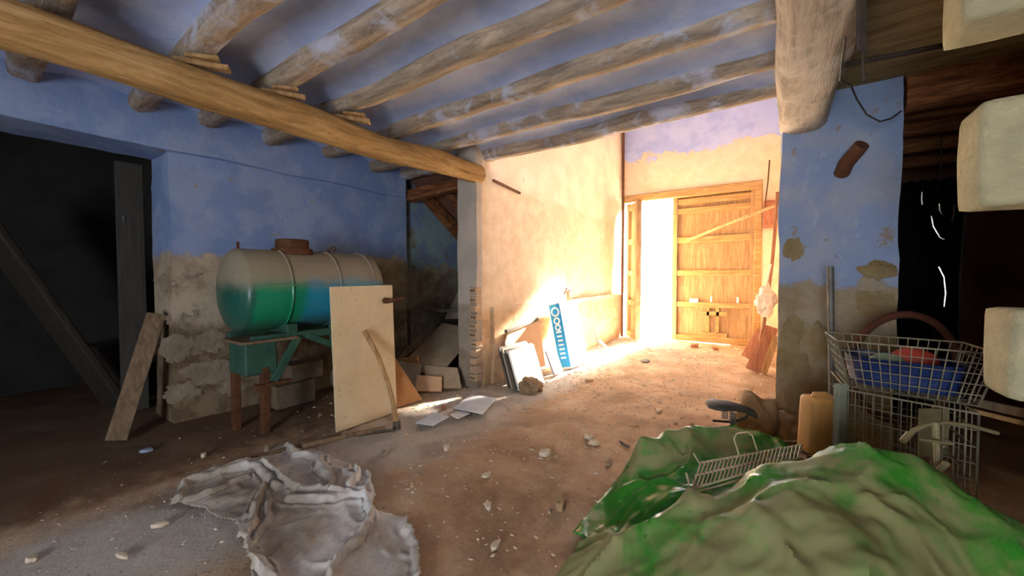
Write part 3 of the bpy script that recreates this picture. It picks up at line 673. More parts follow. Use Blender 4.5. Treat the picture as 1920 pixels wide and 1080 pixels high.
# sheets lying on the floor
def floor_sheet(name, px, mat, label, z=0.03, t=0.008):
    pts = [g(u, v, z) for u, v in px]; return tag(MB().prism(pts, (0, 0, t)).build(name, mat), label, 'sheet')
floor_sheet('pale_sheet', [(850, 766), (884, 740), (930, 748), (905, 777)], 'paleslate', 'pale bluish sheet lying flat by the wall end', .05)
floor_sheet('pale_sheet', [(780, 794), (815, 774), (842, 782), (812, 799)], 'paleslate', 'smaller broken pale sheet lying near the hoe', .03)
floor_sheet('tile_shard', [(845, 778), (868, 770), (880, 776), (858, 786)], 'paleslate', 'pale shard between the two bluish floor sheets', .03)

# ------------------------------------------------------------------ things along the foot of the cream wall
st = [('dark outermost edge-on board of the leaning stack', 'darkedge'), ('second board of the leaning stack by the wall end', 'greycard'), ('third board of the leaning stack by the wall end', 'darkedge'), ('white front board of the leaning stack', 'whiteboard')]
for i, (lab, mt) in enumerate(st):
    x = WW + 0.19 + i * 0.05; y0 = 3.88 - i * 0.0; hh = 0.50 - i * 0.01; l_ = 0.62 - 0.04 * (i % 2)
    pts = [V((x + .16, y0, .01)), V((x + .16, y0 + l_, .01)), V((x, y0 + l_, hh)), V((x, y0, hh))]
    slab('leaning_board', pts, .024, mt, lab, 'board', 'boards leaning by the wall end')
# rounded table-top board
c0 = V((WW + .075, 4.10, 0.0)); pts = []
for (y, z) in [(4.10, .05), (5.05, .05), (5.05, .70), (4.35, .66), (4.22, .62), (4.14, .52)]: pts.append(V((WW + .06 + (.75 - z) * .18, y, z)))
slab('round_cornered_board', pts, .022, 'peach', 'peach board with a rounded corner leaning on the cream wall', 'board')
tag(MB().bar((WW + .10, 4.18, .66), (WW + .09, 5.0, .76), .05, .05, (0, 0, 1), .006).build('batten', 'darkedge'), 'grey batten resting along the top of the peach board', 'batten')
pts = [V((WW + .52, 4.72, .02)), V((WW + .50, 5.0, .02)), V((WW + .36, 5.0, .36)), V((WW + .36, 4.90, .38)), V((WW + .38, 4.72, .34))]
slab('stone_slab', pts, .03, 'slate', 'small mauve-grey slab leaning in the sunlight', 'slab')
# flat carton with a printed blue stripe
bx = thing('carton', 'tall white carton with a bright blue lettered stripe leaning on the wall', 'carton', (WW + .3, 5.6, 0))
A = V((WW + .54, 5.25, .02)); Bv = V((WW + .54, 5.85, .02)); top = V((WW + .30, 5.30, 1.0)) - V((WW + .54, 5.25, .02))
ny = (Bv - A); nn = ny.cross(top).normalized()
dv = -nn * .20
MB().prism([A, Bv, Bv + top, A + top], dv).build('box_body', 'whiteboard', bx)
eu = -dv.normalized(); ev = top.normalized(); fn_ = -ny.normalized()
MB().prism([A + dv * .04 + top * .03, A + dv * .96 + top * .03, A + dv * .96 + top * .985, A + dv * .04 + top * .985], fn_ * .003).build('blue_stripe', 'boxblue', bx)
for k, (t_, R_) in enumerate([(.87, .062), (.73, .045), (.63, .040)]):
    m = MB(); m.torus(A + dv * .5 + top * t_ + fn_ * .005, R_, .013, eu, ev, 18, 6); m.build('letter', 'letter', bx)
for k in range(7):
    m = MB(); c = A + dv * .72 + top * (.56 - k * .065) + fn_ * .005; m.bar(c, c + eu * .09, .026, .004, ev); m.build('letter', 'letter', bx)
pk = thing('pickaxe', 'pickaxe with a dark curved handle leaning on the cream wall', 'pickaxe', (WW + .3, 6.1, 0))
MB().tube([(WW + .10, 5.98, 1.15), (WW + .10, 6.06, .85), (WW + .18, 6.16, .5), (WW + .3, 6.28, .15)], [.028, .024, .024, .026], 8).build('handle', 'rust', pk, smooth=50)
MB().tube([(WW + .09, 5.86, 1.10), (WW + .09, 5.98, 1.18), (WW + .10, 6.1, 1.14)], [.012, .03, .014], 8).build('head', 'rust', pk, smooth=50)
sp = thing('trowel', 'grey trowel lying by the far corner of the cream wall', 'trowel', (WW + .3, 7.1, 0))
MB().tube([(WW + .15, 7.0, .30), (WW + .2, 7.02, .18)], .018, 8).build('handle', 'iron', sp, smooth=50); MB().prism([V((WW + .18, 6.98, .19)), V((WW + .26, 7.08, .17)), V((WW + .40, 7.06, .03)), V((WW + .28, 6.96, .03))], (0.0, 0.004, 0.004)).build('blade', 'iron', sp)
tag(MB().bar((WW + .5, 6.6, .03), (WW + .25, 6.95, .05), .05, .02, (0, 0, 1), .004).build('lath', 'handle'), 'short lath lying at the foot of the cream wall near the trowel', 'lath')
tag(MB().lump((WW + .62, 3.98, .06), (.14, .12, .10), 3.3, 4, .4, 2.6).build('straw_clump', 'rock', smooth=60), 'brown straw clump before the white front board', 'straw')
tag(MB().tube([(WW + .05, 8.80, 5.0), (WW + .06, 8.78, 3.0), (WW + .10, 8.66, 1.4), (WW + .16, 8.5, .05)], .03, 8).build('drain_pipe', 'rust', smooth=50), 'thin rusty pipe running down the corner beside the door', 'pipe')
tag(MB().bar((WW + .03, 4.0, 2.64), (WW + .03, 4.62, 2.58), .03, .03, (0, 0, 1), .004).build('wall_peg', 'rust'), 'rusty strip fixed high on the cream wall near the beam end', 'peg')

# ------------------------------------------------------------------ right of the door
for i, (u0, v0, u1, v1, Y, ww, mt, lab) in enumerate([(1412, 695, 1445, 612, 6.25, .20, 'redplank', 'wide red-brown plank leaning beside the pillar, front one'), (1402, 672, 1432, 622, 6.9, .22, 'redplank', 'dark red plank leaning behind the wide one'), (1432, 700, 1456, 630, 6.0, .08, 'handle', 'narrow pale plank leaning nearest the pillar')]):
    a = g(u0, v0, .01); b = oY(u1, v1, a.y + .05); tag(MB().bar(a, b, ww, .03, (1, 0, 0.1), .004).build('leaning_plank', mt), lab, 'plank', 'planks beside the pillar')
rb = thing('meter_box', 'red-brown meter box high on the wall right of the door', 'box', oY(1443, 430, BW - .02))
a = oY(1431, 429, BW - .02); b = oY(1458, 376, BW - .02)
MB().box((a.x, BW - .16, a.z), (b.x, BW - .01, b.z), .01).build('case', 'redbox', rb); MB().box((a.x + .03, BW - .175, a.z + .05), (b.x - .03, BW - .16, b.z - .05), .006).build('lid', 'redplank', rb)
a = oY(1456, 400, 6.5); b = oY(1447, 500, 6.5); c = oY(1432, 610, 6.5)
tag(MB().tube([oY(1458, 360, 6.5), a, b, c, oY(1425, 640, 6.5)], .022, 8).build('hanging_hose', 'redplank', smooth=50), 'red-brown hose hanging down beside the pillar', 'hose')
tag(MB().tube([oY(1443, 300, 8.8), oY(1440, 340, 8.8), oY(1433, 392, 8.8)], .012, 6).build('cable', 'rust', smooth=50), 'thin cable running down to the meter box', 'cable')
tag(MB().tube([V((-.065, 6, 3.9)), V((-.075, 6, 3.2)), V((-.07, 6, 2.6))], .010, 6).build('cable', 'darkwire', smooth=50), 'dark cable hanging along the pillar edge', 'cable')
bgp = oY(1446, 565, 6.3) - V((.06, 0, 0)); bag = thing('string_bag', 'pale tangled string bag hanging beside the pillar', 'bag', bgp)
MB().lump(bgp, (.11, .13, .20), 2.2, 4, .4, 2.2).build('bag_body', 'bag', bag, smooth=60); MB().tube([bgp + V((0, 0, .15)), bgp + V((.02, 0, .35)), bgp + V((.05, 0, .5))], .012, 6).build('strap', 'bag', bag)
pg = oY(1578, 325, 4.3); tag(MB().tube([pg, pg + V((.02, -.10, .06)), pg + V((.10, -.22, .16))], [.055, .055, .05], 12).build('wall_peg', 'rust', smooth=50), 'thick wooden peg jutting out of the blue pillar', 'peg')

# ------------------------------------------------------------------ right foreground: pole, jerrycan, trolley, tub, bicycle parts
a = g(1562, 800, 0); pa = od(1557, 500, 3.0); pb_ = od(1563, 800, 2.95); pb_.z = 0
tag(MB().tube([pa, pa.lerp(pb_, .5), pb_], .022, 10).build('metal_pole', 'iron', smooth=50), 'grey metal pole standing against the pillar', 'pole')
jc = od(1538, 850, 2.62); jw, jh, jd = .255, .40, .15
J = thing('jerrycan', 'ochre plastic jerrycan beside the grey-green post', 'jerrycan', (jc.x, jc.y, jc.z))
ux = RT; uy = F0
def obox(c, sx, sy, sz, bev, name, mat, par=None, tilt=0.0, seg=3):
    t = bmesh.new(); bmesh.ops.create_cube(t, size=1.0)
    for v in t.verts: v.co = V((v.co.x * sx, v.co.y * sy, (v.co.z + .5) * sz))
    if bev: bmesh.ops.bevel(t, geom=t.edges[:], offset=bev, segments=seg, affect='EDGES', profile=.6)
    mat4 = Matrix.Translation(c) @ Matrix.Rotation(YAW, 4, 'Z') @ Matrix.Rotation(tilt, 4, 'Y'); mm = MB(); mm.add(t, mat4); return mm.build(name, mat, par, smooth=40)
obox(jc, .235, jd, .385, .035, 'can_body', 'jerry', J, 0.04)
m = MB(); q = jc + V((0, 0, .385)); m.tube([q - ux * .06, q - ux * .05 + V((0, 0, .022)), q + ux * .03 + V((0, 0, .022)), q + ux * .05], .012, 8); m.build('can_handle', 'jerry', J, smooth=50)
m = MB(); q = jc - ux * .07 - uy * .08 + V((0, 0, .035)); m.tube([q, q - uy * .03], .025, 12); m.build('can_cap', 'darkedge', J, smooth=40)
# a crate keeps the jerrycan off the floor, half hidden
cr = thing('wooden_crate', 'dark crate under the ochre jerrycan', 'crate', (jc.x, jc.y, 0))
for k in range(3):
    z = .03 + k * (jc.z - .05) / 3
    for sgn in (-1, 1):
        MB().bar(jc * 1 + V((0, 0, z - jc.z + .06)) - ux * .17 + uy * (.11 * sgn), jc + V((0, 0, z - jc.z + .06)) + ux * .17 + uy * (.11 * sgn), .10, .014, (0, 0, 1), .002).build('slat', 'plank', cr)
for sx_ in (-1, 1):
    for sy_ in (-1, 1):
        q = jc + ux * (.155 * sx_) + uy * (.095 * sy_); MB().bar((q.x, q.y, 0), (q.x, q.y, jc.z - .012), .03, .03, (1, 0, 0)).build('corner_post', 'plank', cr)
MB().bar(jc - ux * .17 - V((0, 0, .006)), jc + ux * .17 - V((0, 0, .006)), .2, .012, uy).build('top_board', 'plank', cr)
q = od(1578, 720, 2.42); tag(MB().bar((q.x, q.y, 0), (q.x, q.y, q.z), .065, .05, RT, .006).build('wooden_post', 'postgrey'), 'grey-green post at the corner of the wire trolley', 'post')

def wire_panel(m, P00, P10, P11, P01, nu, nv, r=0.0028, frame=0.0055):
    def L_(s_, t_): return P00.lerp(P10, s_).lerp(P01.lerp(P11, s_), t_)
    for i in range(1, nu): m.tube([L_(i / nu, 0), L_(i / nu, 1)], r, 5)
    for j in range(1, nv): m.tube([L_(0, j / nv), L_(1, j / nv)], r, 5)
    for a_, b_ in ((P00, P10), (P10, P11), (P11, P01), (P01, P00)): m.tube([a_, b_], frame, 6)
def basket(e, top, bot, nus, nv, mat, sides='0123', floor_=True):
    for k in range(4):
        m = MB(); wire_panel(m, bot[k], bot[(k + 1) % 4], top[(k + 1) % 4], top[k], nus[k % 2], nv); m.build('wire_side', mat, e)
    if floor_:
        m = MB(); wire_panel(m, bot[0], bot[1], bot[2], bot[3], nus[0], nus[1]); m.build('wire_floor', mat, e)
tA = od(1588, 735, 2.40); tB = od(1835, 790, 1.98); zt = .70
back = (F0 * .62 + RT * .38).normalized() * .55
t0 = V((tA.x, tA.y, zt)); t1 = V((tB.x, tB.y, zt)); t2 = t1 + back; t3 = t0 + back
TR = thing('shopping_trolley', 'old wire trolley cage behind the green plastic sheet', 'trolley', ((t0.x + t2.x) / 2, (t0.y + t2.y) / 2, 0))
bz = V((0, 0, -.52)); basket(TR, [t0, t1, t2, t3], [t0 + bz, t1 + bz, t2 + bz, t3 + bz], (13, 8), 6, 'wire')
for q in (t0, t1, t2, t3):
    MB().tube([V((q.x, q.y, .06)), V((q.x, q.y, .19))], .014, 8).build('leg', 'wire', TR); MB().torus((q.x, q.y, .045), .035, .014, (1, 0, 0), (0, 0, 1), 16, 6).build('caster', 'darkedge', TR)
MB().bar(t0.lerp(t1, .70) + V((0, 0, -.28)), t0.lerp(t1, .70) + V((0, 0, -.015)), .16, .012, RT, .003).build('seat_flap', 'khaki', TR)
# upper basket with the blue tub
u0 = od(1570, 645, 2.42); u1 = od(1880, 672, 1.98); lw = .60
b0 = V((u0.x, u0.y, 1.00)); b1 = V((u1.x, u1.y, 1.00)); b2 = b1 + back * .8; b3 = b0 + back * .8
def ins(a_, b_, c_, k, z): return V(((a_ + (b_ - a_) * k + (c_ - a_) * .06).x, (a_ + (b_ - a_) * k + (c_ - a_) * .06).y, z))
w0, w1, w2, w3 = ins(b0, b1, b3, .10, .72), ins(b1, b0, b2, .10, .715), ins(b2, b3, b1, .10, .715), ins(b3, b2, b0, .10, .72)
UB = thing('wire_basket', 'flaring wire basket standing on the trolley cage', 'basket', ((w0.x + w2.x) / 2, (w0.y + w2.y) / 2, .715))
basket(UB, [b0, b1, b2, b3], [w0, w1, w2, w3], (14, 7), 5, 'wire')
tubc = (w0 + w1 + w2 + w3) / 4; ex = (w1 - w0); ey = (w3 - w0)
def ringrect(sx, sy, z, n=32):
    out = []
    for i in range(n):
        t_ = 2 * PI * i / n; c_, s_ = math.cos(t_), math.sin(t_)
        px = math.copysign(abs(c_) ** .5, c_) * sx; py = math.copysign(abs(s_) ** .5, s_) * sy
        q = tubc + ex * px + ey * py; out.append(V((q.x, q.y, z)))
    return out
tub = thing('plastic_tub', 'dark blue plastic tub inside the upper wire basket', 'tub', (tubc.x, tubc.y, .73))
rs = [ringrect(.42, .40, .735), ringrect(.44, .43, .78), ringrect(.475, .47, .90), ringrect(.49, .49, .905), ringrect(.46, .455, .90), ringrect(.42, .41, .76)]
loft(rs).build('tub_shell', 'tub', tub, smooth=50)
for (u, v, r, mt, lab) in [(1663, 700, .060, 'greenball', 'dusty grey-green ball in the blue tub'), (1712, 708, .075, 'redball', 'dull red ball in the blue tub')]:
    q = od(u, v, 2.42); q = V((q.x, q.y, .80 + r)); mm = MB(); mm.lump(q, (r * 1.5, r * 1.2, r * 1.1), u, 3, .06); tag(mm.build('ball', mt, smooth=70), lab, 'ball')
ty = od(1695, 690, 2.9); tag(MB().torus((ty.x, ty.y, ty.z), .40, .028, RT, (0, 0, 1), 48, 8).build('bicycle_tyre', 'tyre', smooth=60), 'brown worn bicycle tyre standing behind the wire baskets', 'hoop')  # worn bicycle tyre behind the baskets
B1 = od(1752, 800, 1.84)
BK = thing('bicycle_fork', 'khaki old bicycle fork and handlebar in front of the trolley', 'bicycle', (B1.x, B1.y, .3))
MB().tube([od(1697, 826, 1.80), od(1712, 808, 1.80), od(1735, 797, 1.82), od(1770, 792, 1.84), od(1815, 797, 1.86), od(1870, 812, 1.86)], .010, 8).build('handlebar', 'khaki', BK, smooth=50)
MB().tube([od(1692, 828, 1.79), od(1706, 813, 1.80)], .014, 8).build('grip', 'khaki', BK, smooth=50)
MB().tube([od(1754, 792, 1.82), od(1757, 840, 1.80), od(1756, 905, 1.78), od(1754, 1000, 1.74)], [.014, .013, .013, .013], 8).build('stem', 'khaki', BK, smooth=50)
MB().tube([od(1726, 824, 1.78), od(1786, 832, 1.78)], .007, 8).build('brake_rod', 'khaki', BK, smooth=50)
MB().tube([od(1740, 902, 1.74), od(1776, 868, 1.74)], .013, 8).build('strut', 'khaki', BK, smooth=50)
for k, (ua, va, ub_, vb_) in enumerate([(1780, 800, 1808, 828), (1770, 838, 1805, 878)]): tag(MB().tube([od(ua, va, 1.90), od(ub_, vb_, 1.90)], .004, 6).build('loose_wire', 'glintwire'), ['bright slanting wire on the trolley, upper one', 'bright slanting wire on the trolley, lower one'][k], 'wire')
a = od(1820, 752, 2.15); b = od(1990, 790, 1.75)
tag(MB().bar(a, b, .045, .03, (0, 0, 1), .004).build('plank', 'plank'), 'greyish plank laid across the trolley by the pale block', 'plank')
tag(MB().bar(a + V((0, 0, -.05)), b + V((0, 0, -.05)), .025, .02, (0, 0, 1), .004).build('batten', 'handle'), 'thin batten just under the greyish plank on the trolley', 'batten')

# black sheeting and wires hanging in the store
m = bmesh.new(); nn_, mm_ = 40, 30; rows = []
A = oY(1668, 330, 5.6); Bp = oY(1806, 330, 5.6)
for i in range(nn_ + 1):
    r = []
    for j in range(mm_ + 1):
        x = A.x + (Bp.x - A.x) * i / nn_; z = 2.36 - 2.36 * j / mm_; r.append(m.verts.new((x, 5.6 + .06 * math.sin(i * .9) + .05 * mnoise.noise(V((x * 4, 0, z * 2))), z)))
    rows.append(r)
for i in range(nn_):
    for j in range(mm_): m.faces.new((rows[i][j], rows[i + 1][j], rows[i + 1][j + 1], rows[i][j + 1]))
t = MB(); t.bm.free(); t.bm = m; o = t.build('black_sheeting', 'blackplastic', smooth=70); tag(o, 'black plastic sheeting hanging beyond the pillar', 'sheeting')
sm = o.modifiers.new('thickness', 'SOLIDIFY'); sm.thickness = .004
for px, lab in [([(1746, 405), (1750, 425), (1762, 445), (1770, 449)], 'bent bright wire hooked on the black sheeting, lowest'), ([(1761, 382), (1762, 395), (1772, 410), (1784, 416), (1788, 398), (1788, 384)], 'bright wire loop on the black sheeting'), ([(1760, 500), (1770, 520), (1773, 550), (1770, 575)], 'long bright wire curving down below the sheeting'), ([(1729, 360), (1728, 372), (1729, 384)], 'short upright glint of wire on the sheeting')]:
    tag(MB().tube([oY(u, v, 5.50) for u, v in px], .007, 5).build('bright_wire', 'glintwire', smooth=50), lab, 'wire')
for xq, lab in ((A.x + .05, 'thin cord holding up the left edge of the black sheeting'), (Bp.x - .15, 'thin cord holding up the right part of the black sheeting')): tag(MB().tube([(xq, 5.6, 2.34), (xq, 5.62, 2.86)], .006, 6).build('cord', 'darkwire'), lab, 'cord', 'cords of the black sheeting')
# things hanging under the store ceiling
a = od(1582, 122, 2.2); b = od(2000, 40, 2.35)
tag(MB().tube([a, a.lerp(b, .5), b], .016, 8).build('hanging_pole', 'darkwire', smooth=50), 'dark pole slung under the store ceiling', 'pole')
s0 = od(1616, -60, 1.75); tag(MB().bar(s0, od(1615, 98, 1.75), .04, .012, RT, .003).tube([od(1619, 98, 1.75), od(1618, 125, 1.75), od(1621, 152, 1.75)], .006, 6).build('leather_strap', 'darkwire'), 'dark leather strap hanging beside the hewn beam', 'strap')
tag(MB().tube([od(1585, 70, 2.0), od(1575, 150, 2.4), od(1595, 160, 2.6), od(1606, 185, 2.8), od(1625, 215, 2.9), od(1650, 228, 2.9), od(1672, 222, 2.9), od(1690, 208, 2.9)], .006, 6).build('cable_loop', 'darkwire', smooth=50), 'dark cable drooping in a loop across the pillar top', 'cable')

# ------------------------------------------------------------------ dark side room
a = g(218, 826, .01); b = oX(294, 588, LW - .06)
tag(MB().bar(a, b, .14, .03, (0.3, .9, 0), .004).build('leaning_plank', 'plank'), 'long grey plank leaning at the edge of the dark opening', 'plank')
a = oX(215, 300, LW - .75); b = oX(268, 300, LW - .75)
pn = thing('old_door_panel', 'pale grey door panel standing inside the dark opening', 'door', (LW - .75, (a.y + b.y) / 2, 0))
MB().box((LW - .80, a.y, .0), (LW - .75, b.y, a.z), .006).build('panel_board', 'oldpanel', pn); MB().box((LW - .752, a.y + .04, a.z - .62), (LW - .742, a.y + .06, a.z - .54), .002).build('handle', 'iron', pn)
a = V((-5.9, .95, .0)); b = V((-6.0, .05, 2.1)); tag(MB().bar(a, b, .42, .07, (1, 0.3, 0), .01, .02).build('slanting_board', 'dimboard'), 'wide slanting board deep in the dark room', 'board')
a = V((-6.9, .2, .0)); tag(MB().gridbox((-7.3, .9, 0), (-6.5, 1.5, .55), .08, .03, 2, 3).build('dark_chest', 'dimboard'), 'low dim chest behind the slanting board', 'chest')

# ------------------------------------------------------------------ saddle, rocks, wire rack
sdl = od(1374, 768, 2.78)
SD = thing('bicycle_saddle', 'dusty black sprung bicycle saddle showing behind the plastic', 'saddle', (sdl.x, sdl.y, 0))
def sring(t_, wd, zc, hh):
    c = sdl + RT * ((t_ - .5) * .34) + V((0, 0, zc)); out = []
    for i in range(16):
        th_ = 2 * PI * i / 16; out.append(c + F0 * (wd * math.cos(th_)) + V((0, 0, hh * math.sin(th_))))
    return out
loft([sring(0, .02, .020, .010), sring(.06, .09, .03, .022), sring(.2, .11, .035, .026), sring(.4, .10, .03, .026), sring(.6, .07, .02, .026), sring(.8, .045, .0, .026), sring(.94, .03, -.03, .03), sring(1.0, .015, -.05, .02)]).build('saddle_top', 'saddle', SD, smooth=60)
for s_ in (-.05, .05):
    m = MB(); c = sdl - RT * .03 + F0 * s_; pts = [c + V((0, 0, -.085 + .085 * k / 40)) + RT * (.02 * math.cos(k * .9)) + F0 * (.02 * math.sin(k * .9)) for k in range(41)]; m.tube(pts, .004, 5); m.build('spring', 'iron', SD)
MB().tube([sdl - RT * .14 + V((0, 0, -.08)), sdl + RT * .0 + V((0, 0, -.09)), sdl + RT * .09 + V((0, 0, -.06)), sdl + RT * .12 + V((0, 0, -.02))], .009, 6).build('saddle_rail', 'darkwire', SD, smooth=50)
MB().tube([V((sdl.x, sdl.y, 0)), sdl + V((0, 0, -.07))], .016, 8).build('seat_post', 'iron', SD)
for i, (u, v, d, rx, rz, lab) in enumerate([(1418, 742, 3.35, .17, .20, 'large tan clod beside the pillar foot'), (1466, 775, 3.3, .12, .17, 'tan boulder touching the pillar foot'), (1475, 835, 2.85, .14, .12, 'grey-brown stone between saddle and jerrycan'), (1440, 825, 2.95, .13, .10, 'low stone behind the plastic sheet'), (1500, 850, 2.75, .12, .08, 'small dark stone at the foot of the jerrycan crate')]):
    q = od(u, v, d); hz = max(q.z, rz * .7); tag(MB().lump((q.x, q.y, hz * .45), (rx, rx * .9, hz * .58), i * 5.1 + 2, 4, .3).build('rock', 'rock', smooth=60), lab, 'rock', 'rocks at the pillar foot')

# ------------------------------------------------------------------ green plastic sheets (draped height surfaces)
def drape(ctrl, name, mat, label, amp, seed, creases=(), st=0.0125, pad=.25, floor_cut=-.05):
    P = np.array([[p.x, p.y, p.z] for p in ctrl]); n = len(P)
    D = np.linalg.norm(P[:, None, :2] - P[None, :, :2], axis=2)
    A_ = np.zeros((n + 3, n + 3)); A_[:n, :n] = D; A_[:n, n] = 1; A_[:n, n + 1:n + 3] = P[:, :2]; A_[n:, :n] = A_[:n, n:].T
    A_[:n, :n] -= np.eye(n) * .01
    wgt = np.linalg.solve(A_, np.concatenate([P[:, 2], np.zeros(3)]))
    x0, y0 = P[:, :2].min(0) - .02; x1, y1 = P[:, :2].max(0) + .02
    nx = int((x1 - x0) / st); ny = int((y1 - y0) / st)
    xs = np.linspace(x0, x1, nx + 1); ys = np.linspace(y0, y1, ny + 1); X, Y = np.meshgrid(xs, ys, indexing='ij')
    Q = np.stack([X.ravel(), Y.ravel()], 1); DD = np.linalg.norm(Q[:, None] - P[None, :, :2], axis=2)
    Z = DD @ wgt[:n] + wgt[n] + Q @ wgt[n + 1:]; near = DD.min(1)
    for cr_, h_, w_ in creases:
        pts_ = [od(*q_) for q_ in cr_]; best = np.full(len(Q), 9.0)
        for a_, b_ in zip(pts_, pts_[1:]):
            A2 = np.array([a_.x, a_.y]); d2 = np.array([b_.x, b_.y]) - A2; t2 = np.clip(((Q - A2) @ d2) / (d2 @ d2), 0, 1)
            best = np.minimum(best, np.linalg.norm(Q - (A2 + t2[:, None] * d2), axis=1))
        Z = Z + h_ * .75 * np.clip(1 - best / (w_ * 1.5), 0, 1)
    bm = bmesh.new(); vv = []; keep = []
    for k in range(len(Q)):
        q = V((Q[k, 0], Q[k, 1], 0)); f = q * 2.6 + V((seed, 0, seed))
        r1 = (1 - min(1, abs(mnoise.noise(f)) * 2.6)) ** 2; r2 = (1 - min(1, abs(mnoise.noise(q * 6.5 + V((0, seed, 2)))) * 2.6)) ** 2
        r3 = (1 - min(1, abs(mnoise.noise(q * 3.6 + V((seed * 2, 5, 1)))) * 6)) ** 3; vd = mnoise.voronoi(q * 2.3 + V((mnoise.noise(q * 3) * .5, seed, 0)))[0]; vd2 = mnoise.voronoi(q * 5.5 + V((seed, mnoise.noise(q * 5) * .4, 0)))[0]
        z = Z[k] + .010 * r3 + .030 * max(0, 1 - (vd[1] - vd[0]) * 3.6) ** 1.3 + .006 * max(0, 1 - (vd2[1] - vd2[0]) * 4) - .010 + amp * (r1 - .35) + amp * .4 * (r2 - .35) + .004 * mnoise.noise(q * 20)
        ok = Z[k] > floor_cut and near[k] < pad; keep.append(ok); vv.append(bm.verts.new((q.x, q.y, max(z, .018 + .012 * r2))))
    W = ny + 1
    for i in range(nx):
        for j in range(ny):
            ids = (i * W + j, (i + 1) * W + j, (i + 1) * W + j + 1, i * W + j + 1)
            if all(keep[t_] for t_ in ids): bm.faces.new([vv[t_] for t_ in ids])
    bmesh.ops.delete(bm, geom=[v for v in bm.verts if not v.link_faces], context='VERTS')
    t = MB(); t.bm.free(); t.bm = bm; o = t.build(name, mat, smooth=32); s_ = o.modifiers.new('thickness', 'SOLIDIFY'); s_.thickness = .002
    return tag(o, label, 'plastic sheet')
def gz(x, y, z): return V((x, y, z))
far = [od(*q) for q in [(1200, 815, 2.45), (1250, 803, 2.55), (1310, 797, 2.62), (1370, 795, 2.66), (1440, 808, 2.62), (1478, 842, 2.5), (1165, 890, 2.42), (1135, 960, 2.25), (1110, 1010, 2.06),
       (1280, 855, 2.34), (1350, 865, 2.3), (1310, 915, 2.08), (1420, 850, 2.36), (1250, 955, 1.98), (1200, 1000, 1.92), (1150, 1020, 1.98), (1220, 880, 2.3), (1450, 880, 2.25), (1400, 900, 2.1), (1300, 985, 1.88)]]
far += [p + F0 * .22 - V((0, 0, p.z - .06)) for p in far[:6]] + [far[0] - RT * .12 - V((0, 0, far[0].z - .02)), far[6] - RT * .10 - V((0, 0, far[6].z))]
drape(far, 'green_plastic_sheet', 'plastic_far', 'bright green plastic sheet draped over a hump, in front of the saddle', .016, 3.0, [([(1205, 812, 2.45), (1190, 880, 2.35), (1215, 960, 2.05)], .03, .08), ([(1310, 800, 2.6), (1290, 860, 2.35), (1250, 950, 2.0)], .03, .10), ([(1370, 795, 2.62), (1400, 840, 2.4), (1340, 900, 2.15)], .025, .08), ([(1300, 930, 2.05), (1180, 1000, 1.95)], .03, .07)])
near = [od(*q) for q in [(1290, 928, 1.80), (1400, 882, 1.80), (1470, 866, 1.80), (1530, 856, 1.80), (1600, 848, 1.78), (1690, 880, 1.74), (1740, 920, 1.68), (1830, 960, 1.60), (1920, 1010, 1.50), (2000, 1050, 1.42),
        (1110, 1042, 1.80), (1060, 1072, 1.82), (1200, 985, 1.80), (1200, 1080, 1.58), (1300, 1010, 1.62), (1400, 1000, 1.50), (1400, 940, 1.66), (1500, 950, 1.50), (1500, 910, 1.62), (1600, 930, 1.50), (1700, 1000, 1.40), (1800, 1050, 1.34), (1400, 1080, 1.36), (1600, 1080, 1.20), (1560, 1010, 1.32), (1250, 1120, 1.40), (1750, 1120, 1.20), (1450, 1180, 1.15), (1900, 1130, 1.25)]]
near += [p + F0 * .16 - V((0, 0, p.z * .75)) for p in near[:10]] + [V((p.x, p.y, .02)) - F0 * .20 for p in (near[25], near[27], near[26])]
drape(near, 'green_plastic_sheet', 'plastic_near', 'dusty olive-green plastic sheet heaped in the right foreground', .015, 8.0, [([(1075, 1060, 1.80), (1250, 965, 1.74), (1400, 930, 1.70), (1440, 885, 1.78)], .04, .09), ([(1380, 1000, 1.50), (1480, 965, 1.50), (1520, 905, 1.62)], .045, .09), ([(1320, 1090, 1.40), (1450, 1000, 1.46), (1560, 985, 1.40)], .045, .09), ([(1600, 848, 1.78), (1640, 930, 1.52), (1720, 1000, 1.40)], .04, .10), ([(1620, 1090, 1.2), (1700, 985, 1.42), (1735, 925, 1.66)], .045, .08), ([(1440, 885, 1.78), (1420, 960, 1.6), (1400, 1000, 1.5)], .03, .05), ([(1180, 1070, 1.6), (1290, 1000, 1.62), (1370, 985, 1.55)], .03, .06)], pad=.3)

# wire rack lying on the sheet
RK = thing('wire_rack', 'long wire rack with upturned ends lying on the green plastic', 'rack', od(1400, 900, 2.0))
rA, rB = od(1311, 868, 2.00), od(1505, 834, 2.06); rC, rD = od(1294, 918, 1.84), od(1500, 858, 1.90)
m = MB(); m.tube([rA + V((0, 0, .05)) - RT * .03, rA, rB], .0055, 6); m.tube([rC + V((0, 0, .08)) - RT * .02, rC, rD], .0055, 6); m.tube([rA.lerp(rC, .5), rB.lerp(rD, .5)], .005, 6); m.tube([rC + V((0.0, 0, -.022)), rD + V((0, 0, -.022))], .005, 6); m.build('rail', 'rackwire', RK, smooth=50)
for k in range(26):
    t_ = .02 + k * .96 / 25; a = rA.lerp(rB, t_); b = rC.lerp(rD, t_); MB().tube([a + V((0, 0, .004)), b + V((0, 0, .004))], .0042, 5).build('cross_wire', 'rackwire', RK)
a = rA.lerp(rB, .38); b = rA.lerp(rB, .56); MB().tube([a, a + V((0, 0, .07)) + F0 * .05, a.lerp(b, .2) + V((0, 0, .09)) + F0 * .06, a.lerp(b, .8) + V((0, 0, .09)) + F0 * .06, b + V((0, 0, .07)) + F0 * .05, b], .004, 6).build('loop', 'rackwire', RK, smooth=50)

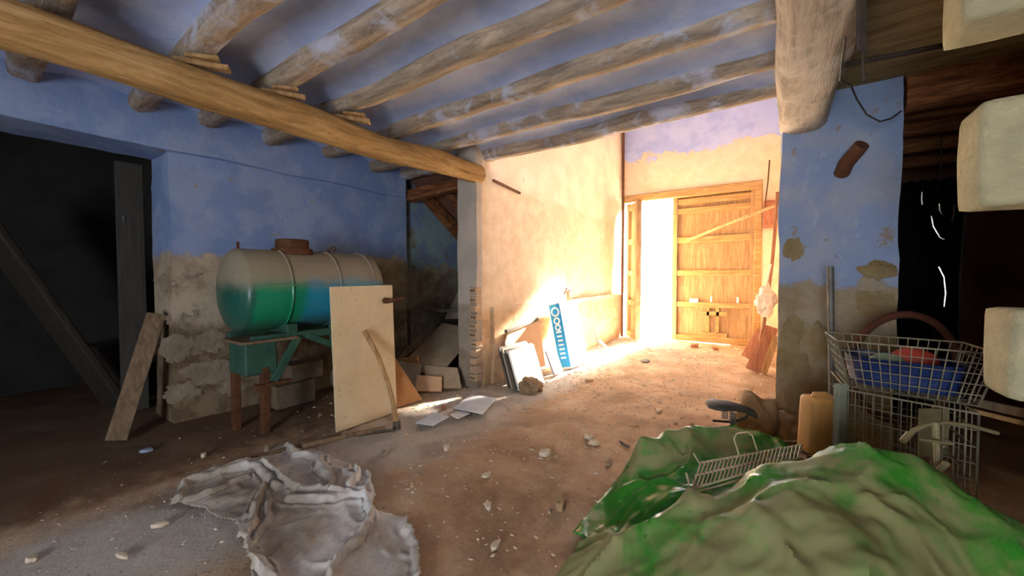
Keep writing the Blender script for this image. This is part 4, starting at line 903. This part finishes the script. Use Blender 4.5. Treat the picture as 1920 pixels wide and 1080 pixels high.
# ------------------------------------------------------------------ rumpled cloth on the floor
def make_cloth():
    outline = [g(u, v) for u, v in [(312, 952), (338, 905), (440, 872), (540, 832), (620, 855), (694, 892), (700, 955), (765, 975), (785, 1040), (800, 1110), (640, 1150), (480, 1120), (445, 1010), (410, 965)]]
    ridges = [([(330, 945), (350, 915), (420, 895), (500, 880), (530, 905), (560, 928), (620, 932), (680, 942)], .075, .05), ([(545, 838), (552, 862), (600, 868), (612, 900), (620, 932)], .09, .045),
              ([(496, 925), (478, 965), (460, 1020), (472, 1060), (505, 1090)], .085, .045), ([(508, 935), (506, 975), (488, 1000), (478, 1040), (500, 1075), (530, 1100)], .06, .03), ([(672, 885), (662, 920), (688, 958), (698, 990), (664, 1030), (615, 1085)], .085, .035),
              ([(345, 948), (400, 930), (455, 905)], .05, .04), ([(540, 945), (600, 950), (655, 940)], .07, .05), ([(480, 885), (500, 905), (530, 925)], .07, .05), ([(690, 890), (688, 930), (690, 955)], .06, .03), ([(360, 900), (440, 878), (520, 868)], .05, .045), ([(765, 985), (775, 1030), (790, 1085)], .05, .06), ([(600, 880), (640, 890), (670, 900)], .04, .04)]
    RP = [([g(u, v) for u, v in r], h_, w_) for r, h_, w_ in ridges]
    ol = np.array([[p.x, p.y] for p in outline])
    x0, y0 = ol.min(0); x1, y1 = ol.max(0); st = .0095; nx = int((x1 - x0) / st); ny = int((y1 - y0) / st)
    X, Y = np.meshgrid(np.linspace(x0, x1, nx + 1), np.linspace(y0, y1, ny + 1), indexing='ij'); Q = np.stack([X.ravel(), Y.ravel()], 1)
    wob = np.array([[mnoise.noise(V((a * 5, b * 5, 1))) * .05 + mnoise.noise(V((a * 17, b * 17, 1))) * .012, mnoise.noise(V((a * 5, b * 5, 7))) * .05 + mnoise.noise(V((a * 17, b * 17, 7))) * .012] for a, b in Q]); QW = Q + wob
    inside = np.zeros(len(Q), bool); j = len(ol) - 1
    for i in range(len(ol)):
        xi, yi = ol[i]; xj, yj = ol[j]
        c = ((yi > QW[:, 1]) != (yj > QW[:, 1])) & (QW[:, 0] < (xj - xi) * (QW[:, 1] - yi) / (yj - yi + 1e-9) + xi); inside ^= c; j = i
    Z = np.zeros(len(Q))
    for r, h_, w_ in RP:
        w_ = w_ * .60; best = np.full(len(Q), 9.0)
        for a, b in zip(r, r[1:]):
            A_ = np.array([a.x, a.y]); B_ = np.array([b.x, b.y]); d = B_ - A_; t_ = np.clip(((QW - A_) @ d) / (d @ d), 0, 1)
            best = np.minimum(best, np.linalg.norm(QW - (A_ + t_[:, None] * d), axis=1))
        Z = np.maximum(Z, h_ * np.exp(-(best / w_) ** 4)) + .28 * h_ * np.exp(-((best - w_ * 1.9) / (w_ * .45)) ** 2)
    bm = bmesh.new(); vv = []
    for k, (x, y) in enumerate(Q):
        q = V((x, y, 0)); r1 = 1 - min(1, abs(mnoise.noise(q * 4 + V((3, 0, 0)))) * 3)
        z = terrain(x, y) + .012 + Z[k] * .66 * (1 + .4 * mnoise.noise(q * 7)) + .013 * r1 * r1 + .008 * mnoise.noise(q * 16); vv.append(bm.verts.new((x, y, max(z, .012))))
    W = ny + 1
    for i in range(nx):
        for j in range(ny):
            ids = (i * W + j, (i + 1) * W + j, (i + 1) * W + j + 1, i * W + j + 1)
            if all(inside[t_] for t_ in ids): bm.faces.new([vv[t_] for t_ in ids])
    bmesh.ops.delete(bm, geom=[v for v in bm.verts if not v.link_faces], context='VERTS')
    t = MB(); t.bm.free(); t.bm = bm; o = t.build('rumpled_cloth', 'cloth', smooth=75); s_ = o.modifiers.new('thickness', 'SOLIDIFY'); s_.thickness = .004
    tag(o, 'dirty pale gauze cloth lying rumpled on the floor', 'cloth')
make_cloth()

# ------------------------------------------------------------------ litter on the floor
def chip(u, v, sx, sy, sz, label, mat='chip', name='plaster_chip', cat='rubble', group='loose chips on the dirt floor'):
    q = g(u, v); mm = MB(); t = bmesh.new(); bmesh.ops.create_icosphere(t, subdivisions=2, radius=1)
    for vt in t.verts:
        k = 1 + .3 * mnoise.noise(vt.co * 1.8 + V((u, v, 0))); vt.co = V((vt.co.x * sx * k, vt.co.y * sy * k, max(-.4, min(.5, vt.co.z)) * 2 * sz * k))
    mm.add(t, Matrix.Translation((q.x, q.y, terrain(q.x, q.y) + sz * .5)) @ Matrix.Rotation(u * .37, 4, 'Z')); return tag(mm.build(name, mat), label, cat, group)
chip(1022, 853, .05, .035, .022, 'pale lump alone in the middle of the dirt floor'); chip(1043, 857, .025, .02, .015, 'tiny crumb beside the pale lump in mid floor', 'rock')
chip(1104, 822, .045, .03, .02, 'upper of two pale chips left of the green plastic'); chip(1114, 833, .05, .03, .018, 'lower of two pale chips left of the green plastic')
chip(1050, 950, .05, .035, .028, 'angular stone between the cloth and the green plastic', 'rock'); chip(912, 894, .04, .03, .012, 'flat square chip in the centre of the floor')
chip(915, 947, .04, .022, .012, 'flat pale flake right of the cloth'); chip(930, 1022, .04, .02, .012, 'pale flake near the bottom of the photo'); chip(838, 842, .035, .025, .02, 'whitish chip on the edge of the grey dust')
chip(1140, 871, .03, .02, .012, 'small red-brown crumb by the plastic', 'rock'); chip(1235, 772, .05, .03, .015, 'yellowish shard before the saddle'); chip(1210, 678, .12, .07, .012, 'dark flat flake on the bright floor', 'darkedge')
chip(1302, 650, .1, .06, .04, 'reddish scrap heap under the closed door leaf', 'redplank'); chip(1340, 655, .09, .05, .03, 'second reddish scrap at the door foot', 'redplank'); chip(720, 852, .05, .02, .012, 'greyish flake between hoe and cloth', 'greycard')
chip(275, 843, .045, .03, .012, 'pale blue scrap on the dark floor by the leaning plank', 'bluechip'); chip(382, 853, .025, .02, .015, 'small white pebble behind the cloth'); chip(500, 843, .06, .02, .02, 'crumpled pale scrap behind the cloth', 'chip')
chip(832, 765, .03, .02, .02, 'pinkish crumb by the pale floor sheet', 'redplank'); chip(1170, 833, .08, .01, .008, 'thin dark splinter left of the plastic', 'darkedge')
chip(1005, 690, .04, .03, .02, 'pebble on the sunlit floor by the mauve slab'); chip(300, 985, .045, .016, .012, 'pale flake at the lower left of the cloth'); chip(60, 1045, .035, .022, .012, 'whitish crust at the lower left corner')
chip(230, 1045, .05, .014, .01, 'thin pale splinter at the lower left'); chip(1190, 800, .04, .008, .006, 'straw-coloured twig near the green plastic', 'handle'); chip(1105, 715, .06, .03, .012, 'tan flake on the reddish floor', 'rock')
# crumbs nobody could count
bm = bmesh.new(); rnd = random.Random(5); 
for k in range(5200):
    if k % 3 == 0: x = rnd.gauss(-2.8, .55); y = rnd.uniform(-.2, 8.8)
    else: x = rnd.uniform(-3.2 if k % 2 else -4.4, -.1); y = rnd.uniform(.2, 8.8)
    if x < -3.05 and y > 3.7: continue
    s_ = rnd.choice((.002, .003, .004, .005, .008)) * (.8 + max(0, y) * .28); c = V((x, y, terrain(x, y) - .008)); a_ = rnd.random() * PI
    e1 = V((math.cos(a_), math.sin(a_), 0)) * s_ * rnd.uniform(.8, 2.2); e2 = V((-math.sin(a_), math.cos(a_), 0)) * s_ * rnd.uniform(.5, 1); up = V((rnd.uniform(-.3, .3) * s_, 0, s_ * rnd.uniform(.4, .9)))
    q = [bm.verts.new(c + e1), bm.verts.new(c + e2), bm.verts.new(c - e1), bm.verts.new(c - e2), bm.verts.new(c + up + e1 * .4), bm.verts.new(c + up - e1 * .5)]
    for f in ((0, 1, 4), (1, 5, 4), (1, 2, 5), (2, 3, 5), (3, 4, 5), (3, 0, 4)): bm.faces.new([q[i] for i in f])
t = MB(); t.bm.free(); t.bm = bm; stuff(t.build('rubble_crumbs', 'chip'), 'plaster crumbs and straw bits scattered over the dirt floor', 'rubble')
